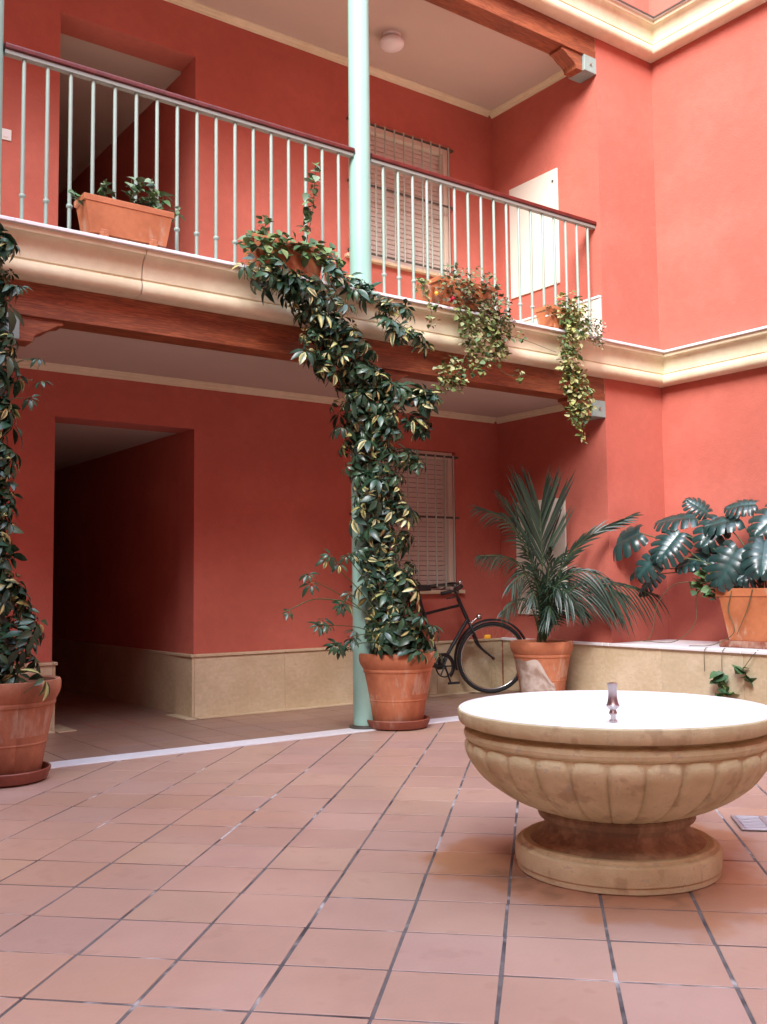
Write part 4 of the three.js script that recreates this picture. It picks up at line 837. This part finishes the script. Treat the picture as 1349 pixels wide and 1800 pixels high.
{
  const t = thing('palm', 'feathery dark green palm standing in the pot by the end wall', 'palm', [6.6, .48, -6.58]);
  const B = [6.6, 6.57, .50];
  const F = [
    [[B, [6.62, 6.56, 1.0], [6.60, 6.55, 1.42], [6.575, 6.53, 1.74]], 22, .72, .02, .58, .030, .85],
    [[B, [6.517, 6.6, 1.263], [6.239, 6.6, 1.625], [5.86, 6.6, 1.76]], 20, .26, .5, .40, .022, .7],
    [[B, [6.343, 6.5, 1.157], [6.054, 6.45, 1.308], [5.70, 6.4, 1.32]], 18, .20, .6, .5, .020, .7],
    [[B, [6.65, 6.40, 1.156], [6.75, 6.15, 1.47], [7.10, 5.90, 1.68]], 16, .26, .2, .45, .024, .35],
    [[B, [6.64, 6.30, .998], [6.80, 6.10, 1.06], [6.98, 5.95, .98]], 17, .36, .95, .40, .026, .9],
    [[B, [6.66, 6.25, 1.02], [6.90, 6.02, 1.06], [7.35, 5.85, .96]], 20, .34, .7, .35, .022, .95],
    [[B, [6.273, 6.4, .902], [6.052, 6.35, .92], [5.86, 6.3, .84]], 14, .17, .7, .45, .020, .8],
    [[B, [6.50, 6.40, .96], [6.45, 6.28, 1.05], [6.44, 6.18, .97]], 16, .22, .7, .35, .022, .9],
    [[B, [6.42, 6.44, .94], [6.30, 6.36, 1.0], [6.20, 6.28, .92]], 15, .20, .7, .35, .020, .9],
    [[B, [6.60, 6.65, 1.213], [6.43, 6.7, 1.66], [6.26, 6.75, 1.90]], 14, .22, .2, .5, .018, .5],
    [[B, [6.70, 6.50, 1.05], [6.80, 6.42, 1.28], [6.88, 6.32, 1.48]], 12, .20, .3, .45, .020, .5],
    [[B, [6.56, 6.45, 1.05], [6.54, 6.40, 1.25], [6.47, 6.32, 1.38]], 14, .20, .4, .4, .022, .6],
    [[B, [6.60, 6.42, .84], [6.68, 6.30, .94], [6.74, 6.20, .86]], 15, .20, .8, .3, .022, .9],
    [[B, [6.52, 6.44, .80], [6.45, 6.32, .87], [6.38, 6.24, .79]], 14, .19, .8, .3, .020, .9],
    [[B, [6.62, 6.48, .90], [6.66, 6.38, 1.10], [6.70, 6.28, 1.20]], 14, .20, .5, .35, .022, .7],
    [[B, [6.56, 6.50, .90], [6.48, 6.46, 1.12], [6.36, 6.42, 1.22]], 14, .18, .5, .35, .020, .7],
    [[B, [6.58, 6.44, .80], [6.58, 6.30, .98], [6.57, 6.20, 1.02]], 15, .20, .6, .3, .020, .9],
    [[B, [6.54, 6.46, .74], [6.46, 6.34, .80], [6.36, 6.28, .72]], 14, .18, .6, .3, .020, .9],
    [[B, [6.64, 6.46, .76], [6.72, 6.36, .86], [6.82, 6.24, .80]], 14, .18, .6, .3, .020, .9],
    [[B, [6.60, 6.50, .95], [6.62, 6.42, 1.22], [6.66, 6.32, 1.34]], 14, .20, .4, .35, .020, .6],
    [[B, [6.55, 6.52, .95], [6.42, 6.50, 1.26], [6.28, 6.46, 1.38]], 14, .20, .4, .4, .018, .6],
    [[B, [6.60, 6.36, 1.06], [6.70, 6.16, 1.18], [6.84, 6.0, 1.12]], 18, .32, .8, .35, .024, .9],
    [[B, [6.45, 6.46, 1.04], [6.24, 6.40, 1.16], [6.02, 6.34, 1.08]], 17, .26, .8, .35, .022, .9],
    [[B, [6.52, 6.34, .92], [6.46, 6.18, 1.02], [6.46, 6.06, .92]], 16, .26, .8, .3, .022, .9],
    [[B, [6.66, 6.30, .90], [6.82, 6.12, .98], [6.96, 6.0, .86]], 16, .26, .8, .3, .022, .9]];
  F.forEach((f, i) => frond(t, f[0], f[1], f[2], f[3], 400 + i, f[4], f[5], f[6]));
  part(t, 'trunk', latheSharp([[.05, 0], [.045, .06], [.038, .12], [.02, .2]], 14), M.bark);
}
// ------------------------------------------------------------------ split-leaf plant on the bench
function splitLeaf(size, cuts, seed) {                                // broad heart-shaped blade in the xz plane, stalk at the origin, tip +x, slit from the margin
  const r = rng(seed), pos = [], col = [], idx = [], N = cuts, base = [.014, .040, .036];
  const T = [0, .25, .5, .72, .9, 1.0], Sx = [0, .25, .5, .75, 1];
  for (const sd of [-1, 1]) for (let i = 0; i < N; i++) {
    const k = mul(base, .85 + .35 * r()), o = pos.length / 3, out = .94 + .1 * r(), lift = (r() - .5) * .05, depth = .36 + .16 * r();
    T.forEach((t, ti) => Sx.forEach((sx, si) => {
      const g = t > depth ? .135 * Math.pow((t - depth) / (1 - depth), .6) : 0, shr = t > .95 ? .12 : 0;
      const s = (i + mix(i ? g + shr : 0, 1 - g - shr, sx)) / N, m = [.93 * Math.pow(s, 1.15), 0];
      const ph = mix(2.75, .0, Math.pow(s, .9)), e = [.40 + .60 * Math.cos(ph), .50 * Math.pow(Math.abs(Math.sin(ph)), .8) + (s < .2 ? .05 * (1 - s / .2) : 0)];
      const tt = t * (t > .95 ? out * (1 - .1 * Math.abs(sx - .5)) : t > .8 ? .5 + .5 * out : 1);
      const x = mix(m[0], e[0], tt), z = mix(m[1], e[1], tt) * sd;
      const y = .05 * Math.sin(Math.min(1, tt * 1.1) * Math.PI) - .16 * tt * tt * (.4 + Math.abs(e[1])) - .20 * x * x + lift * t * t + .012 * (si === 2 ? 1 : si === 0 || si === 4 ? -1 : 0) * t;
      pos.push(x * size, y * size, z * size); col.push(...mul(k, t === 0 ? 1.7 : si === 2 ? 1.2 : 1));
    }));
    const n = Sx.length;
    for (let a = 1; a < T.length; a++) for (let b = 1; b < n; b++) { const q = o + a * n + b; if (sd > 0) idx.push(q, q - 1, q - n, q - 1, q - n - 1, q - n); else idx.push(q, q - n, q - 1, q - 1, q - n, q - n - 1); }
  }
  const g = new THREE.BufferGeometry(); g.setAttribute('position', new THREE.Float32BufferAttribute(pos, 3)); g.setAttribute('color', new THREE.Float32BufferAttribute(col, 3)); g.setIndex(idx); g.computeVertexNormals();
  return g;
}
{
  const t = thing('split_leaf_plant', 'dark glossy split-leaf plant in the clay planter on the stone bench', 'plant', [7.36, .95, -4.75]);
  const o = t.position;
  // leaf attachment (u, v, y), tip direction (u, v, y), surface normal, size
  const Lf = [
    [[7.22, 5.86, 1.58], [-.45, .70, -.32], [-.55, -.45, .70], .50],
    [[7.16, 5.62, 1.36], [-.45, .45, -.62], [-.70, -.45, .55], .36],
    [[7.27, 5.45, 1.56], [-.60, .25, -.62], [-.65, -.45, .60], .46],
    [[7.42, 5.40, 1.70], [-.40, .85, .05], [-.35, -.30, .88], .48],
    [[7.45, 5.16, 1.66], [-.5, .1, -.5], [-.5, -.6, .7], .42],
    [[7.30, 5.72, 1.20], [-.4, .55, -.5], [.2, .3, .9], .34],
    [[7.26, 4.86, 1.40], [-.5, .25, -.8], [-.75, -.55, .45], .50],
    [[7.46, 4.98, 1.66], [-.45, .6, -.05], [-.45, -.4, .8], .40],
    [[7.52, 4.86, 1.78], [-.3, .5, .02], [-.5, -.4, .75], .34],
    [[7.45, 5.22, 1.44], [-.5, .4, -.4], [-.3, -.4, .85], .40],
    [[7.36, 6.0, 1.24], [-.1, .75, -.35], [-.3, -.4, .8], .30],
    [[7.55, 5.36, 1.74], [-.3, .3, .35], [-.6, -.5, .6], .30],
    [[7.30, 4.64, 1.46], [-.5, -.2, -.7], [-.7, -.55, .5], .46],
    [[7.50, 4.62, 1.72], [-.3, .1, -.25], [-.45, -.5, .75], .44],
    [[7.40, 4.72, 1.30], [-.7, .3, -.4], [-.5, -.3, .8], .40],
    [[7.40, 5.32, 1.34], [-.5, .7, -.2], [-.4, -.3, .85], .34],
    [[7.44, 5.60, 1.50], [-.3, .8, -.25], [-.5, -.35, .75], .36]];
  const geos = [splitLeaf(1, 6, 61), splitLeaf(1, 5, 62), splitLeaf(1, 7, 63)];
  Lf.forEach(([b, d, n, s], i) => {
    const X = V3(d[0], d[2], -d[1]).normalize(), N = V3(n[0], n[2], -n[1]), Y = N.clone().addScaledVector(X, -N.dot(X)).normalize(), Z = new THREE.Vector3().crossVectors(X, Y);
    const m = part(t, 'leaf', geos[i % 3], M.leafGloss); m.quaternion.setFromRotationMatrix(new THREE.Matrix4().makeBasis(X, Y, Z)); b = [b[0], b[1] + .06, b[2] - .05]; m.position.copy(W(...b).sub(o)); m.scale.setScalar(s * .76);
    const root = W(7.36 + .04 * Math.sin(i * 3), 4.85 + .12 * Math.cos(i * 2.3), .94), e = W(...b), md = root.clone().lerp(e, .55).add(V3(.03, .10, 0));
    part(t, 'leaf_stalk', tube([root.sub(o), md.sub(o), e.sub(o)], .008, 6, 14, .005), M.stemGreen);
  });
  // aerial roots looping down on the bench
  for (const s of [[[7.30, 5.12, 1.0], [7.26, 5.33, .99], [7.25, 5.37, .72], [7.22, 5.55, .56], [7.2, 5.9, .545]], [[7.3, 5.0, 1.02], [7.25, 5.55, 1.06], [7.25, 5.76, .88], [7.24, 5.86, .57], [7.16, 6.0, .54]], [[7.19, 4.95, 1.0], [7.175, 4.98, .85], [7.17, 4.93, .66], [7.12, 5.1, .55], [7.0, 5.25, .54]], [[7.18, 4.75, 1.01], [7.172, 4.80, .85], [7.165, 4.9, .64]]]) part(t, 'aerial_root', tube(s.map(p => W(...p).sub(o)), .0045, 6, 36, .003), M.stem);
}
{
  const list = [], t = thing('creeper', 'small green creeper hanging off the left corner of the bench planter', 'creeper', [7.3, .98, -5.1]), r = rng(71), o = t.position;
  for (const [u, v, y, R] of [[7.24, 5.24, 1.17, .06], [7.22, 5.20, 1.05, .07], [7.22, 5.30, 1.04, .06], [7.24, 5.12, 1.08, .06], [7.2, 5.16, .98, .05]]) leaflets(list, W(u, v, y).sub(o), [R, R, R], 12, r, .075, [[.05, .11, .03], [.04, .09, .03], [.08, .15, .05]]);
  part(t, 'foliage', list, M.leafSoft); part(t, 'stem', tube([[7.3, 5.06, .97], [7.24, 5.18, 1.06], [7.24, 5.24, 1.17]].map(p => W(...p).sub(o)), .003, 5), M.stemGreen);
  const list2 = [], t2 = thing('creeper', 'trailing creeper with broad leaves hanging down the bench front behind the fountain', 'creeper', [6.97, .53, -4.9]), o2 = t2.position;
  for (const [u, v, y, R, n] of [[6.95, 4.91, .34, .04, 4], [6.95, 4.90, .27, .06, 7], [6.94, 4.89, .20, .08, 9], [6.95, 4.72, .37, .05, 4], [6.95, 4.70, .33, .04, 3], [6.94, 4.86, .12, .07, 8]]) leaflets(list2, W(u, v, y).sub(o2), [R * .4, R, R], n, r, .10, [[.04, .10, .04], [.06, .13, .05], [.12, .20, .05]]);
  part(t2, 'foliage', list2, M.leafSoft);
  for (const s of [[[7.0, 5.07, .535], [6.965, 5.07, .52], [6.96, 5.075, .34]], [[7.0, 4.9, .535], [6.965, 4.9, .52], [6.96, 4.91, .2]], [[7.0, 4.6, .535], [6.965, 4.62, .5], [6.955, 4.73, .36]]]) part(t2, 'stem', tube(s.map(p => W(...p).sub(o2)), .003, 5, 18), M.stem);
}
renderer.render(scene, camera);
